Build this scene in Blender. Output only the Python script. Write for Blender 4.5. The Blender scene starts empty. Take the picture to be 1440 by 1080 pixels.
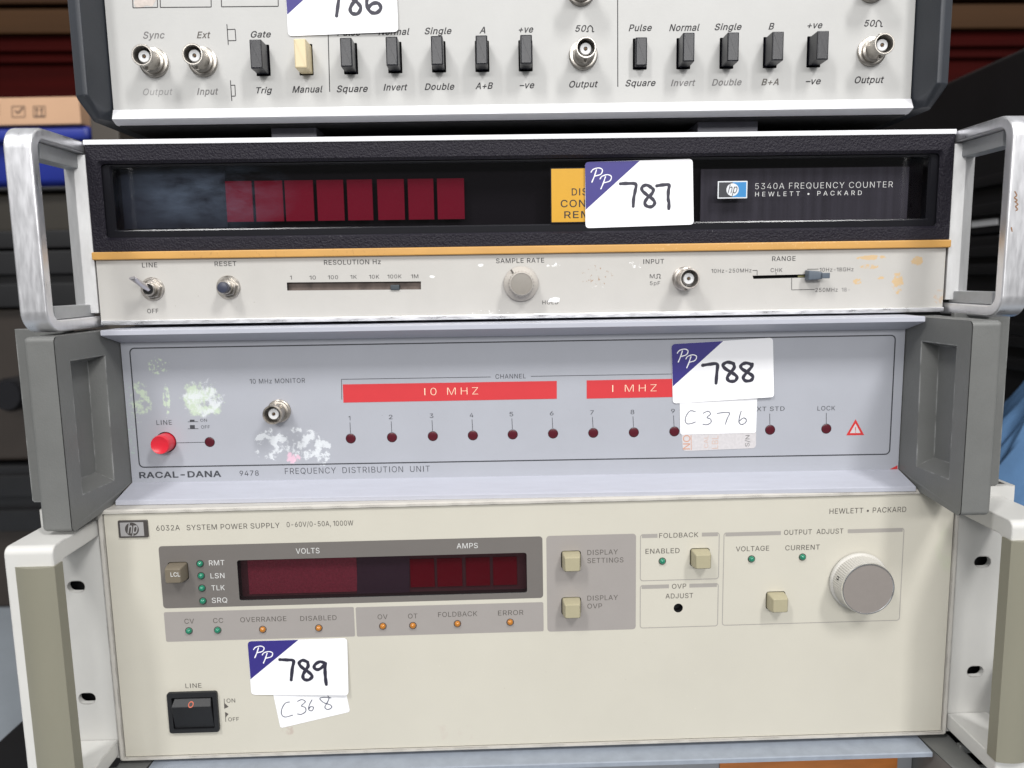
import bpy, bmesh, math, random
from mathutils import Vector, Matrix
from mathutils.geometry import tessellate_polygon, delaunay_2d_cdt
random.seed(7)
S = bpy.context.scene
COL = S.collection
MM = .001
CAMZ = 1.25                       # camera height above the floor, metres
rad = math.radians

# ------------------------------------------------------------------ camera
FPX = 1090.0
PITCH, ROLL = rad(7.7975), rad(-1.0774)
_f = Vector((0, math.cos(PITCH), -math.sin(PITCH)))
_u0 = Vector((0, math.sin(PITCH), math.cos(PITCH)))
_r0 = Vector((1, 0, 0))
CR = _r0 * math.cos(ROLL) + _u0 * math.sin(ROLL)
CU = _u0 * math.cos(ROLL) - _r0 * math.sin(ROLL)
CF = _f
cam = bpy.data.cameras.new('camera')
camo = bpy.data.objects.new('camera', cam)
COL.objects.link(camo)
mw = Matrix((CR, CU, -CF)).transposed().to_4x4()
mw.translation = Vector((0, 0, CAMZ))
camo.matrix_world = mw
cam.sensor_width = 36
cam.sensor_fit = 'HORIZONTAL'
cam.lens = FPX / 1440 * 36
cam.clip_start = .01
cam.clip_end = 60
cam.dof.use_dof = True
cam.dof.focus_distance = .378
cam.dof.aperture_fstop = 7.8
S.camera = camo

# ------------------------------------------------------------------ world and lamps
W = bpy.data.worlds.new('World')
S.world = W
W.use_nodes = True
nt = W.node_tree
bg = nt.nodes['Background']
tc = nt.nodes.new('ShaderNodeTexCoord')
sx = nt.nodes.new('ShaderNodeSeparateXYZ')
mr = nt.nodes.new('ShaderNodeMapRange')
mr.inputs['From Min'].default_value = -1
cr = nt.nodes.new('ShaderNodeValToRGB')
cr.color_ramp.elements[0].position = .0
cr.color_ramp.elements[0].color = (.12, .12, .12, 1)
cr.color_ramp.elements[1].position = .95
cr.color_ramp.elements[1].color = (.66, .67, .68, 1)
for pos, v in ((.50, .24), (.572, .32), (.63, 1.15), (.75, 1.0)):
    e = cr.color_ramp.elements.new(pos)
    e.color = (v * .985, v * .99, v, 1)
nt.links.new(tc.outputs['Generated'], sx.inputs[0])
nt.links.new(sx.outputs['Z'], mr.inputs['Value'])
nt.links.new(mr.outputs[0], cr.inputs['Fac'])
nt.links.new(cr.outputs['Color'], bg.inputs['Color'])
bg.inputs['Strength'].default_value = .60

def strip_lamp(loc, target, sx_, sy_, watts, col=(1, .99, .975)):
    l = bpy.data.lights.new('ceiling_strip', 'AREA')
    l.shape = 'RECTANGLE'
    l.size, l.size_y = sx_, sy_
    l.energy = watts
    l.color = col
    o = bpy.data.objects.new('ceiling_strip', l)
    COL.objects.link(o)
    loc = Vector(loc)
    d = Vector(target) - loc
    o.location = loc
    o.rotation_euler = d.to_track_quat('-Z', 'Y').to_euler()
    return o
TGT = (0, .39, CAMZ)
strip_lamp((.95, -.95, CAMZ + 1.70), TGT, .22, .6, 30)
strip_lamp((-.85, -.85, CAMZ + 1.65), TGT, .22, .6, 23)
strip_lamp((.15, -2.2, CAMZ + .80), TGT, 2.4, .3, 39)

S.view_settings.view_transform = 'Standard'
S.view_settings.look = 'None'
S.view_settings.exposure = 0
S.view_settings.gamma = 1
S.view_settings.use_curve_mapping = False
S.cycles.use_denoising = True
S.cycles.max_bounces = 8
S.cycles.transparent_max_bounces = 12

# ------------------------------------------------------------------ materials
def lin(c):
    c /= 255
    return c / 12.92 if c <= .04045 else ((c + .055) / 1.055) ** 2.4
def A(r, g, b, k=.80):
    return (lin(r) * k, lin(g) * k, lin(b) * k)
MATS = {}
def mat(name, rgb, rough=.5, metal=0., spec=.5, mottle=0., mscale=40, bump=0., bscale=900, stretch=None,
        stains=None, detail=4, edge=None, coat=0., rvar=0.):
    if name in MATS:
        return MATS[name]
    m = bpy.data.materials.new(name)
    m.use_nodes = True
    t = m.node_tree
    N, L = t.nodes, t.links
    p = N['Principled BSDF']
    p.inputs['Base Color'].default_value = (*rgb, 1)
    p.inputs['Roughness'].default_value = rough
    p.inputs['Metallic'].default_value = metal
    p.inputs['Specular IOR Level'].default_value = spec
    if coat:
        p.inputs['Coat Weight'].default_value = coat
        p.inputs['Coat Roughness'].default_value = .08
    tcn = N.new('ShaderNodeTexCoord')
    vec = tcn.outputs['Object']
    if stretch:
        mp = N.new('ShaderNodeMapping')
        mp.inputs['Scale'].default_value = stretch
        L.new(vec, mp.inputs['Vector'])
        vec2 = mp.outputs[0]
    else:
        vec2 = vec
    col = None
    if mottle:
        n = N.new('ShaderNodeTexNoise')
        n.inputs['Scale'].default_value = mscale
        n.inputs['Detail'].default_value = detail
        n.inputs['Roughness'].default_value = .62
        L.new(vec2, n.inputs['Vector'])
        mrn = N.new('ShaderNodeMapRange')
        mrn.inputs['From Min'].default_value = .25
        mrn.inputs['From Max'].default_value = .75
        mrn.inputs['To Min'].default_value = 1 - mottle
        mrn.inputs['To Max'].default_value = 1 + mottle * .6
        L.new(n.outputs['Fac'], mrn.inputs['Value'])
        mx = N.new('ShaderNodeVectorMath')
        mx.operation = 'SCALE'
        mx.inputs[0].default_value = rgb
        L.new(mrn.outputs[0], mx.inputs['Scale'])
        col = mx.outputs[0]
        if rvar:
            mr2 = N.new('ShaderNodeMapRange')
            mr2.inputs['From Min'].default_value = .3
            mr2.inputs['From Max'].default_value = .7
            mr2.inputs['To Min'].default_value = max(.03, rough - rvar)
            mr2.inputs['To Max'].default_value = rough + rvar
            L.new(n.outputs['Fac'], mr2.inputs['Value'])
            L.new(mr2.outputs[0], p.inputs['Roughness'])
    for st in (stains or []):
        # st: centre (x,z mm), radii (mm), colour, noise scale, threshold, softness
        (cx, cz), (rx, rz), c, ns, th, so = st
        mp = N.new('ShaderNodeMapping')
        mp.vector_type = 'POINT'
        mp.inputs['Location'].default_value = (-cx / rx, 0, -cz / rz)
        mp.inputs['Scale'].default_value = (1000 / rx, 0, 1000 / rz)
        L.new(vec, mp.inputs['Vector'])
        ln = N.new('ShaderNodeVectorMath')
        ln.operation = 'LENGTH'
        L.new(mp.outputs[0], ln.inputs[0])
        n = N.new('ShaderNodeTexNoise')
        n.inputs['Scale'].default_value = ns
        n.inputs['Detail'].default_value = 6
        n.inputs['Roughness'].default_value = .68
        L.new(vec, n.inputs['Vector'])
        fall = N.new('ShaderNodeMapRange')     # 1 in the middle, 0 outside the patch
        fall.inputs['From Min'].default_value = 1.15
        fall.inputs['From Max'].default_value = .45
        L.new(ln.outputs['Value'], fall.inputs['Value'])
        mu0 = N.new('ShaderNodeMath')          # noise - .5 + .5 * falloff
        mu0.operation = 'MULTIPLY_ADD'
        mu0.inputs[1].default_value = .5
        L.new(fall.outputs[0], mu0.inputs[0])
        sb = N.new('ShaderNodeMath')
        sb.operation = 'SUBTRACT'
        sb.inputs[1].default_value = .5
        L.new(n.outputs['Fac'], sb.inputs[0])
        L.new(sb.outputs[0], mu0.inputs[2])
        mu = N.new('ShaderNodeMapRange')
        mu.inputs['From Min'].default_value = th
        mu.inputs['From Max'].default_value = th + so
        mu.inputs['To Max'].default_value = .82
        L.new(mu0.outputs[0], mu.inputs['Value'])
        mix = N.new('ShaderNodeMix')
        mix.data_type = 'RGBA'
        L.new(mu.outputs[0], mix.inputs['Factor'])
        if col is None:
            mix.inputs['A'].default_value = (*rgb, 1)
        else:
            L.new(col, mix.inputs['A'])
        mix.inputs['B'].default_value = (*c, 1)
        col = mix.outputs['Result']
    if edge:
        bv = N.new('ShaderNodeBevel')
        bv.samples = 4
        bv.inputs['Radius'].default_value = .0011
        ge = N.new('ShaderNodeNewGeometry')
        dt = N.new('ShaderNodeVectorMath')
        dt.operation = 'DOT_PRODUCT'
        L.new(bv.outputs[0], dt.inputs[0])
        L.new(ge.outputs['Normal'], dt.inputs[1])
        n = N.new('ShaderNodeTexNoise')
        n.inputs['Scale'].default_value = 120
        n.inputs['Detail'].default_value = 6
        L.new(vec, n.inputs['Vector'])
        e1 = N.new('ShaderNodeMapRange')
        e1.inputs['From Min'].default_value = .995
        e1.inputs['From Max'].default_value = .90
        L.new(dt.outputs['Value'], e1.inputs['Value'])
        e2 = N.new('ShaderNodeMapRange')
        e2.inputs['From Min'].default_value = .42
        e2.inputs['From Max'].default_value = .62
        L.new(n.outputs['Fac'], e2.inputs['Value'])
        e3 = N.new('ShaderNodeMath')
        e3.operation = 'MULTIPLY'
        L.new(e1.outputs[0], e3.inputs[0])
        L.new(e2.outputs[0], e3.inputs[1])
        mix = N.new('ShaderNodeMix')
        mix.data_type = 'RGBA'
        L.new(e3.outputs[0], mix.inputs['Factor'])
        if col is None:
            mix.inputs['A'].default_value = (*rgb, 1)
        else:
            L.new(col, mix.inputs['A'])
        mix.inputs['B'].default_value = (*edge, 1)
        col = mix.outputs['Result']
    if col is not None:
        L.new(col, p.inputs['Base Color'])
    if bump:
        n = N.new('ShaderNodeTexNoise')
        n.inputs['Scale'].default_value = bscale
        n.inputs['Detail'].default_value = 3
        L.new(vec2, n.inputs['Vector'])
        b = N.new('ShaderNodeBump')
        b.inputs['Strength'].default_value = bump
        b.inputs['Distance'].default_value = .0006
        L.new(n.outputs['Fac'], b.inputs['Height'])
        L.new(b.outputs[0], p.inputs['Normal'])
    MATS[name] = m
    return m

def pane_mat(name, tint, rough=.04, haze=0., gloss=1.0):
    """A tinted clear sheet: it lets the tinted light through and reflects by its fresnel."""
    m = bpy.data.materials.new(name)
    m.use_nodes = True
    t = m.node_tree
    N, L = t.nodes, t.links
    for n in list(N):
        if n.type != 'OUTPUT_MATERIAL':
            N.remove(n)
    out = N['Material Output']
    tr = N.new('ShaderNodeBsdfTransparent')
    tr.inputs['Color'].default_value = (*tint, 1)
    gl = N.new('ShaderNodeBsdfGlossy')
    gl.inputs['Roughness'].default_value = rough
    gl.inputs['Color'].default_value = (gloss, gloss, gloss, 1)
    fr = N.new('ShaderNodeFresnel')
    fr.inputs['IOR'].default_value = 1.38
    mx = N.new('ShaderNodeMixShader')
    L.new(fr.outputs[0], mx.inputs[0])
    L.new(tr.outputs[0], mx.inputs[1])
    L.new(gl.outputs[0], mx.inputs[2])
    last = mx.outputs[0]
    if haze:
        # bluish cloudy reflection and smudging at the left end, painted in as diffuse haze
        tcn = N.new('ShaderNodeTexCoord')
        mp = N.new('ShaderNodeMapping')
        mp.inputs['Location'].default_value = (-(-158) / 46, 0, -(-27) / 19)
        mp.inputs['Scale'].default_value = (1000 / 46, 0, 1000 / 19)
        L.new(tcn.outputs['Object'], mp.inputs['Vector'])
        ln = N.new('ShaderNodeVectorMath')
        ln.operation = 'LENGTH'
        L.new(mp.outputs[0], ln.inputs[0])
        fall = N.new('ShaderNodeMapRange')
        fall.inputs['From Min'].default_value = 1.05
        fall.inputs['From Max'].default_value = .2
        L.new(ln.outputs['Value'], fall.inputs['Value'])
        mp2 = N.new('ShaderNodeMapping')
        mp2.inputs['Scale'].default_value = (30, 30, 75)
        L.new(tcn.outputs['Object'], mp2.inputs['Vector'])
        n = N.new('ShaderNodeTexNoise')
        n.inputs['Scale'].default_value = 1.0
        n.inputs['Detail'].default_value = 7
        n.inputs['Roughness'].default_value = .6
        L.new(mp2.outputs[0], n.inputs['Vector'])
        thr = N.new('ShaderNodeMapRange')
        thr.inputs['From Min'].default_value = .36
        thr.inputs['From Max'].default_value = .72
        L.new(n.outputs['Fac'], thr.inputs['Value'])
        mu = N.new('ShaderNodeMath')
        mu.operation = 'MULTIPLY'
        L.new(fall.outputs[0], mu.inputs[0])
        L.new(thr.outputs[0], mu.inputs[1])
        m3 = N.new('ShaderNodeMath')
        m3.operation = 'MULTIPLY'
        m3.inputs[1].default_value = haze
        L.new(mu.outputs[0], m3.inputs[0])
        df = N.new('ShaderNodeBsdfDiffuse')
        df.inputs['Color'].default_value = (.20, .26, .36, 1)
        m4 = N.new('ShaderNodeMixShader')
        L.new(m3.outputs[0], m4.inputs[0])
        L.new(last, m4.inputs[1])
        L.new(df.outputs[0], m4.inputs[2])
        last = m4.outputs[0]
    L.new(last, out.inputs['Surface'])
    return m

M_black_txt = mat('black_print', A(38, 36, 40), .6)
M_grey_txt = mat('worn_print', A(128, 126, 126), .6)
M_brown_txt = mat('grey_brown_print', A(98, 93, 88), .6)
M_white_txt = mat('white_print', A(232, 232, 230), .5)
M_dark = mat('dark_recess', (.006, .006, .007), .7)
M_white_pan = mat('white_panel_paint', A(226, 225.5, 223, .65), .42, mottle=.035, mscale=60, bump=.04)
M_alu = mat('satin_aluminium', (.80, .80, .82), .36, 1, mottle=.12, mscale=60, stretch=(1, 20, 20), rvar=.08)
M_alu_white = mat('bright_trim_paint', A(236, 236, 240, .95), .35, mottle=.05, mscale=90)
M_polish = mat('polished_handle', (.84, .84, .865), .36, .86, mottle=.07, mscale=60, stretch=(5, 5, 1), rvar=.09, bump=.05, bscale=160, stains=[((219, -30), (9, 40), (.42, .41, .40), 260, .52, .06), ((-219, -50), (9, 45), (.45, .44, .43), 300, .54, .05)])
M_cast = mat('cast_grey_metal', (.46, .47, .48), .5, .55, mottle=.12, mscale=90, bump=.05)
M_post = mat('sanded_post_metal', (.66, .66, .66), .48, .6, mottle=.14, mscale=60, stretch=(3, 3, 1))
M_plast = mat('black_cheek_plastic', A(52, 56, 63), .42, mottle=.10, mscale=80, bump=.1, bscale=1500)
M_btn = mat('black_button_plastic', A(20, 21, 30), .26, spec=.35, bump=.03, mottle=.1, mscale=300)
M_cream_btn = mat('cream_button_plastic', A(240, 222, 180), .4, mottle=.04, mscale=200)
M_nickel = mat('dull_nickel', (.50, .47, .43), .36, 1, mottle=.25, mscale=260, rvar=.12)
M_ins = mat('white_insulator', A(235, 236, 238), .45)
M_pin = mat('contact_pin', (.10, .06, .03), .5, .5)
M_bezel = mat('textured_black_bezel', A(36, 33, 43), .45, spec=.22, bump=1.0, bscale=1100, mottle=.2, mscale=900)
M_gloss_black = mat('glossy_black_frame', (.010, .010, .013), .38, spec=.10)
M_gold = mat('gold_band_paint', A(224, 170, 92), .42, mottle=.13, mscale=30, stretch=(1, 3, 3), stains=[((-120, -55), (120, 6), A(196, 146, 80), 500, .58, .05), ((120, -55), (130, 6), A(236, 190, 126), 600, .58, .05)])
M_sticker = mat('white_sticker_paper', A(252, 252, 255, .92), .55)
M_blue_ink = mat('navy_sticker_ink', A(58, 50, 138), .45, mottle=.05, mscale=500)
M_marker = mat('black_marker_ink', A(48, 46, 64), .5, mottle=.12, mscale=500)
M_pen = mat('pen_ink', A(78, 82, 104), .5)
M_case = mat('dark_case_steel', A(46, 42, 40), .6, mottle=.15, mscale=20)

# ------------------------------------------------------------------ mesh builder (millimetres)
class MB:
    def __init__(self):
        self.bm = bmesh.new()
        self.mats = []
    def mi(self, m):
        if m not in self.mats:
            self.mats.append(m)
        return self.mats.index(m)
    def add(self, tmp, m):
        k = self.mi(m)
        vm = [self.bm.verts.new(v.co) for v in tmp.verts]
        tmp.verts.index_update()
        for f in tmp.faces:
            try:
                nf = self.bm.faces.new([vm[v.index] for v in f.verts])
                nf.material_index = k
            except ValueError:
                pass
        tmp.free()
    def faces(self, pts, fs, m):
        k = self.mi(m)
        vs = [self.bm.verts.new(p) for p in pts]
        for f in fs:
            try:
                nf = self.bm.faces.new([vs[i] for i in f])
                nf.material_index = k
            except ValueError:
                pass
    def box(self, x0, x1, y0, y1, z0, z1, m, bev=0., seg=2):
        t = bmesh.new()
        bmesh.ops.create_cube(t, size=1)
        for v in t.verts:
            v.co = ((x0 + x1) / 2 + v.co.x * (x1 - x0), (y0 + y1) / 2 + v.co.y * (y1 - y0), (z0 + z1) / 2 + v.co.z * (z1 - z0))
        if bev:
            bmesh.ops.bevel(t, geom=t.edges[:], offset=bev, segments=seg, profile=.6, affect='EDGES')
        self.add(t, m)
        return self
    def prism(self, poly, yb, yf, m, bev=0., seg=2):
        """poly: (x,z) outline; extruded from yb to yf (yf nearer the viewer), front edges bevelled."""
        t = bmesh.new()
        vf = [t.verts.new((x, yf, z)) for x, z in poly]
        vb = [t.verts.new((x, yb, z)) for x, z in poly]
        n = len(poly)
        f = t.faces.new(vf)
        t.faces.new(vb[::-1])
        for i in range(n):
            t.faces.new((vf[i], vb[i], vb[(i + 1) % n], vf[(i + 1) % n]))
        bmesh.ops.recalc_face_normals(t, faces=t.faces[:])
        if bev:
            ed = [e_ for e_ in t.edges if all(abs(v.co.y - yf) < 1e-6 for v in e_.verts)]
            bmesh.ops.bevel(t, geom=ed, offset=bev, segments=seg, profile=.5, affect='EDGES')
        self.add(t, m)
        return self
    def hull(self, pts, m, bev=0., seg=2):
        t = bmesh.new()
        for p in pts:
            t.verts.new(p)
        r = bmesh.ops.convex_hull(t, input=t.verts[:])
        bmesh.ops.delete(t, geom=[g for g in r['geom_unused'] if isinstance(g, bmesh.types.BMVert)], context='VERTS')
        bmesh.ops.dissolve_limit(t, angle_limit=.02, verts=t.verts[:], edges=t.edges[:])
        if bev:
            bmesh.ops.bevel(t, geom=t.edges[:], offset=bev, segments=seg, profile=.5, affect='EDGES')
        self.add(t, m)
        return self
    def fill(self, outer, y, m, holes=()):
        loops = [[Vector((p[0], p[1], 0)) for p in outer]] + [[Vector((p[0], p[1], 0)) for p in h] for h in holes]
        tris = tessellate_polygon(loops)
        flat = [(v.x, y, v.y) for l in loops for v in l]
        # hole loops keep their own vertices
        self.faces(flat, tris, m)
        return self
    def wall(self, poly, y0, y1, m):
        n = len(poly)
        pts = [(x, y0, z) for x, z in poly] + [(x, y1, z) for x, z in poly]
        self.faces(pts, [(i, (i + 1) % n, n + (i + 1) % n, n + i) for i in range(n)], m)
        return self
    def well(self, poly, y0, y1, m):
        self.wall(poly, y0, y1, m)
        self.fill(poly, y1, m)
        return self
    def ringflat(self, outer, inner, y, m, y2=None):
        n = len(outer)
        y2 = y if y2 is None else y2
        pts = [(x, y, z) for x, z in outer] + [(x, y2, z) for x, z in inner]
        self.faces(pts, [(i, (i + 1) % n, n + (i + 1) % n, n + i) for i in range(n)], m)
        return self
    def lathe(self, cx, cz, prof, m, seg=36, ribs=0, ribh=0., ribspan=None):
        """prof: (r, y) from back to front; r=0 closes.  ribs: knurling between the two y of ribspan."""
        pts, fs = [], []
        rows = []
        for r, y in prof:
            if r <= 1e-6:
                rows.append([len(pts)])
                pts.append((cx, y, cz))
            else:
                row = []
                for k in range(seg):
                    a = 2 * math.pi * k / seg
                    rr = r
                    if ribs and ribspan[0] <= y <= ribspan[1]:
                        rr = r + (ribh if (k * ribs * 2 // seg) % 2 else 0)
                    row.append(len(pts))
                    pts.append((cx + rr * math.cos(a), y, cz + rr * math.sin(a)))
                rows.append(row)
        for a, b in zip(rows, rows[1:]):
            for k in range(seg):
                k2 = (k + 1) % seg
                if len(a) == 1 and len(b) == 1:
                    continue
                if len(a) == 1:
                    fs.append((a[0], b[k], b[k2]))
                elif len(b) == 1:
                    fs.append((a[k], a[k2], b[0]))
                else:
                    fs.append((a[k], a[k2], b[k2], b[k]))
        self.faces(pts, fs, m)
        return self
    def stroke(self, pts, w, y, m, smooth=True):
        """A pen stroke lying flat on a face: a ribbon with round ends."""
        P = [Vector(p) for p in pts]
        if smooth and len(P) > 2:
            Q = []
            for i in range(len(P) - 1):
                p0 = P[max(i - 1, 0)]; p1 = P[i]; p2 = P[i + 1]; p3 = P[min(i + 2, len(P) - 1)]
                for k in range(6):
                    t = k / 6
                    Q.append(.5 * ((2 * p1) + (p2 - p0) * t + (2 * p0 - 5 * p1 + 4 * p2 - p3) * t * t + (3 * p1 - p0 - 3 * p2 + p3) * t ** 3))
            Q.append(P[-1])
            P = Q
        n = len(P)
        left, right = [], []
        h = w / 2
        d0 = (P[1] - P[0]).normalized(); d1 = (P[-1] - P[-2]).normalized()
        sec = []
        for i in range(n):
            d = (P[min(i + 1, n - 1)] - P[max(i - 1, 0)])
            d = d.normalized() if d.length > 1e-9 else d0
            hh = h * (1 + .10 * math.sin(i * .9 + P[0].x))
            sec.append((P[i], Vector((-d.y, d.x)), hh))
        cap0 = [(P[0] - d0 * h * s, sec[0][1], h * math.sqrt(max(0, 1 - s * s))) for s in (.98, .8, .45)]
        cap1 = [(P[-1] + d1 * h * s, sec[-1][1], h * math.sqrt(max(0, 1 - s * s))) for s in (.45, .8, .98)]
        sec = cap0 + sec + cap1
        pts3 = []
        for i, (c, nn, hh) in enumerate(sec):
            a = c + nn * hh; b = c - nn * hh
            yy = y - i * .0012
            pts3 += [(a.x, yy, a.y), (b.x, yy, b.y)]
        self.faces(pts3, [(2 * i, 2 * i + 1, 2 * i + 3, 2 * i + 2) for i in range(len(sec) - 1)], m)
        return self
    def line(self, p, q, w, y, m):
        p, q = Vector(p), Vector(q)
        d = (q - p).normalized()
        n = Vector((-d.y, d.x)) * w / 2
        c = [p + n, p - n, q - n, q + n]
        self.faces([(a.x, y, a.y) for a in c], [(0, 1, 2, 3)], m)
        return self
    def build(self, name, parent=None, loc=(0, 0, 0), smooth=True, angle=40):
        o_loc = Vector(loc)
        me = bpy.data.meshes.new(name)
        for v in self.bm.verts:
            v.co = (v.co - o_loc) * MM
        bmesh.ops.recalc_face_normals(self.bm, faces=self.bm.faces[:])
        self.bm.to_mesh(me)
        self.bm.free()
        for m in self.mats:
            me.materials.append(m)
        if smooth:
            for p in me.polygons:
                p.use_smooth = True
            me.set_sharp_from_angle(angle=rad(angle))
        o = bpy.data.objects.new(name, me)
        COL.objects.link(o)
        if smooth:
            wn = o.modifiers.new('weighted', 'WEIGHTED_NORMAL')
            wn.keep_sharp = True
        off = Vector((0, 0, 0))
        if parent is not None:
            o.parent = parent
            off = Vector(parent.get('_off', (0, 0, 0)))
        o.location = (o_loc - off) * MM
        if parent is not None:
            o['_off'] = tuple(o_loc)
        return o

def rr(x0, z0, x1, z1, r, n=5):
    """rounded rectangle outline, (x0,z0) lower left"""
    out = []
    for cx, cz, a0 in ((x1 - r, z1 - r, 0), (x0 + r, z1 - r, 90), (x0 + r, z0 + r, 180), (x1 - r, z0 + r, 270)):
        for k in range(n + 1):
            a = rad(a0 + 90 * k / n)
            out.append((cx + r * math.cos(a), cz + r * math.sin(a)))
    return out
def rquad(c, r, n=5):
    """rounded corners on any convex quad; c: four (x,z)"""
    c = [Vector(p) for p in c]
    out = []
    for i in range(4):
        p, a, b = c[i], c[i - 1], c[(i + 1) % 4]
        d1 = (a - p).normalized(); d2 = (b - p).normalized()
        s, e_ = p + d1 * r, p + d2 * r
        for k in range(n + 1):
            t = k / n
            out.append(tuple((1 - t) ** 2 * s + 2 * t * (1 - t) * p + t * t * e_))
    return out
def circ(cx, cz, r, n=24):
    return [(cx + r * math.cos(2 * math.pi * k / n), cz + r * math.sin(2 * math.pi * k / n)) for k in range(n)]

# ------------------------------------------------------------------ lettering
_tc = {}
try:                               # Blender's own bundled sans serif; the built-in font if it is not there
    import os
    FONT = bpy.data.fonts.load(os.path.join(bpy.utils.system_resource('DATAFILES', path='fonts'), 'Inter.woff2'))
except Exception:
    FONT = None
def _area(poly):
    return .5 * sum(poly[i - 1][0] * poly[i][1] - poly[i][0] * poly[i - 1][1] for i in range(len(poly)))
def text_geo(body, shear=0., bold=0., space=1.):
    """Outlines of a line of print: each closed outline is filled by itself, minus the counters inside it."""
    key = (body, shear, bold, space)
    if key in _tc:
        return _tc[key]
    c = bpy.data.curves.new('t', 'FONT')
    c.body = body.replace('I', '|').replace('1', '|') if FONT else body
    bars = [ch for ch in body if ch in 'I1'] if FONT else []
    if FONT:
        c.font = FONT
    c.space_character = space
    o = bpy.data.objects.new('t', c)
    COL.objects.link(o)
    dg = bpy.context.evaluated_depsgraph_get()
    cv = o.evaluated_get(dg).to_curve(dg)
    polys = []
    for sp in cv.splines:
        bp = sp.bezier_points
        P = []
        n = len(bp)
        for i in range(n):
            p, q = bp[i], bp[(i + 1) % n]
            straight = (p.handle_right - p.co).length < 1e-5 and (q.handle_left - q.co).length < 1e-5
            if not straight:
                d = (q.co - p.co)
                if d.length > 1e-9:
                    straight = all(abs((h - p.co).cross(d).z) < 1e-6 for h in (p.handle_right, q.handle_left))
            K = 1 if straight else 5
            for k in range(K):
                t = k / K
                v = (1 - t) ** 3 * p.co + 3 * (1 - t) ** 2 * t * p.handle_right + 3 * (1 - t) * t * t * q.handle_left + t ** 3 * q.co
                if not P or (Vector((v.x, v.y)) - Vector(P[-1])).length > 1e-5:
                    P.append((v.x, v.y))
        if len(P) > 2 and (Vector(P[0]) - Vector(P[-1])).length < 1e-5:
            P.pop()
        if len(P) > 2:
            polys.append(P)
    o.evaluated_get(dg).to_curve_clear()
    bpy.data.objects.remove(o)
    bpy.data.curves.remove(c)
    cap = .728 * 1.0 if not _tc.get('cap') else _tc['cap']
    made = set()
    if bars:
        bl = [P for P in polys if len(P) == 4 and min(y for _, y in P) < -.05 and max(y for _, y in P) > cap * .9
              and max(x for x, _ in P) - min(x for x, _ in P) < .16]
        bl.sort(key=lambda P: min(x for x, _ in P))
        for P, ch in zip(bl, bars):
            x0, x1 = min(x for x, _ in P), max(x for x, _ in P)
            w = (x1 - x0)
            x0 -= .012; x1 += .012
            polys.remove(P)
            if ch == 'I':
                polys.append([(x0, 0), (x1, 0), (x1, cap), (x0, cap)]); made.add(id(polys[-1]))
            else:
                x0 += .05; x1 += .05
                polys.append([(x0, 0), (x1, 0), (x1, cap), (x1 - .06, cap), (x0 - .16, cap * .84), (x0 - .16, cap * .73), (x0, cap * .82)]); made.add(id(polys[-1]))
    big = max(polys, key=lambda P: abs(_area(P)))
    sg = 1 if _area(big) > 0 else -1
    polys = [P[::-1] if id(P) in made and _area(P) * sg < 0 else P for P in polys]
    def grow(P, d):
        if not d:
            return P
        n = len(P)
        out = []
        for i in range(n):
            a_, b_ = Vector(P[i]) - Vector(P[i - 1]), Vector(P[(i + 1) % n]) - Vector(P[i])
            nn = Vector((a_.y, -a_.x)).normalized() + Vector((b_.y, -b_.x)).normalized()
            if nn.length > 1e-6:
                nn = nn.normalized() * min(1.4, 2 / max(.8, nn.length))
            out.append(tuple(Vector(P[i]) + nn * d * sg))
        return out
    polys = [grow(P, bold) for P in polys]
    # glyph by glyph: triangulate every outline of it together and keep what has a winding number
    polys.sort(key=lambda P: min(x for x, _ in P))
    groups = []
    for P in polys:
        lo, hi = min(x for x, _ in P), max(x for x, _ in P)
        if groups and lo < groups[-1][1] - 1e-4:
            groups[-1][0].append(P)
            groups[-1][1] = max(groups[-1][1], hi)
        else:
            groups.append([[P], hi])
    vs, fs = [], []
    for G, _ in groups:
        pts, ed = [], []
        for P in G:
            b0 = len(pts)
            pts += [Vector(p) for p in P]
            ed += [(b0 + i, b0 + (i + 1) % len(P)) for i in range(len(P))]
        ov, oe, of, *_r = delaunay_2d_cdt(pts, ed, [], 0, 1e-6)
        base = len(vs)
        vs += [(v.x + shear * v.y, v.y, 0) for v in ov]
        for f in of:
            cx = sum(ov[i].x for i in f) / len(f)
            cy = sum(ov[i].y for i in f) / len(f)
            wn = 0
            for P in G:
                for i in range(len(P)):
                    p, q = P[i - 1], P[i]
                    if (p[1] > cy) != (q[1] > cy):
                        xx = p[0] + (q[0] - p[0]) * (cy - p[1]) / (q[1] - p[1])
                        if xx > cx:
                            wn += 1 if q[1] > p[1] else -1
            if wn:
                fs.append(tuple(base + i for i in f))
    _tc[key] = (vs, fs)
    return _tc[key]
_hv, _ = text_geo('H')
CAP = max(v[1] for v in _hv)
_tc.clear()
_tc['cap'] = CAP

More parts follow.
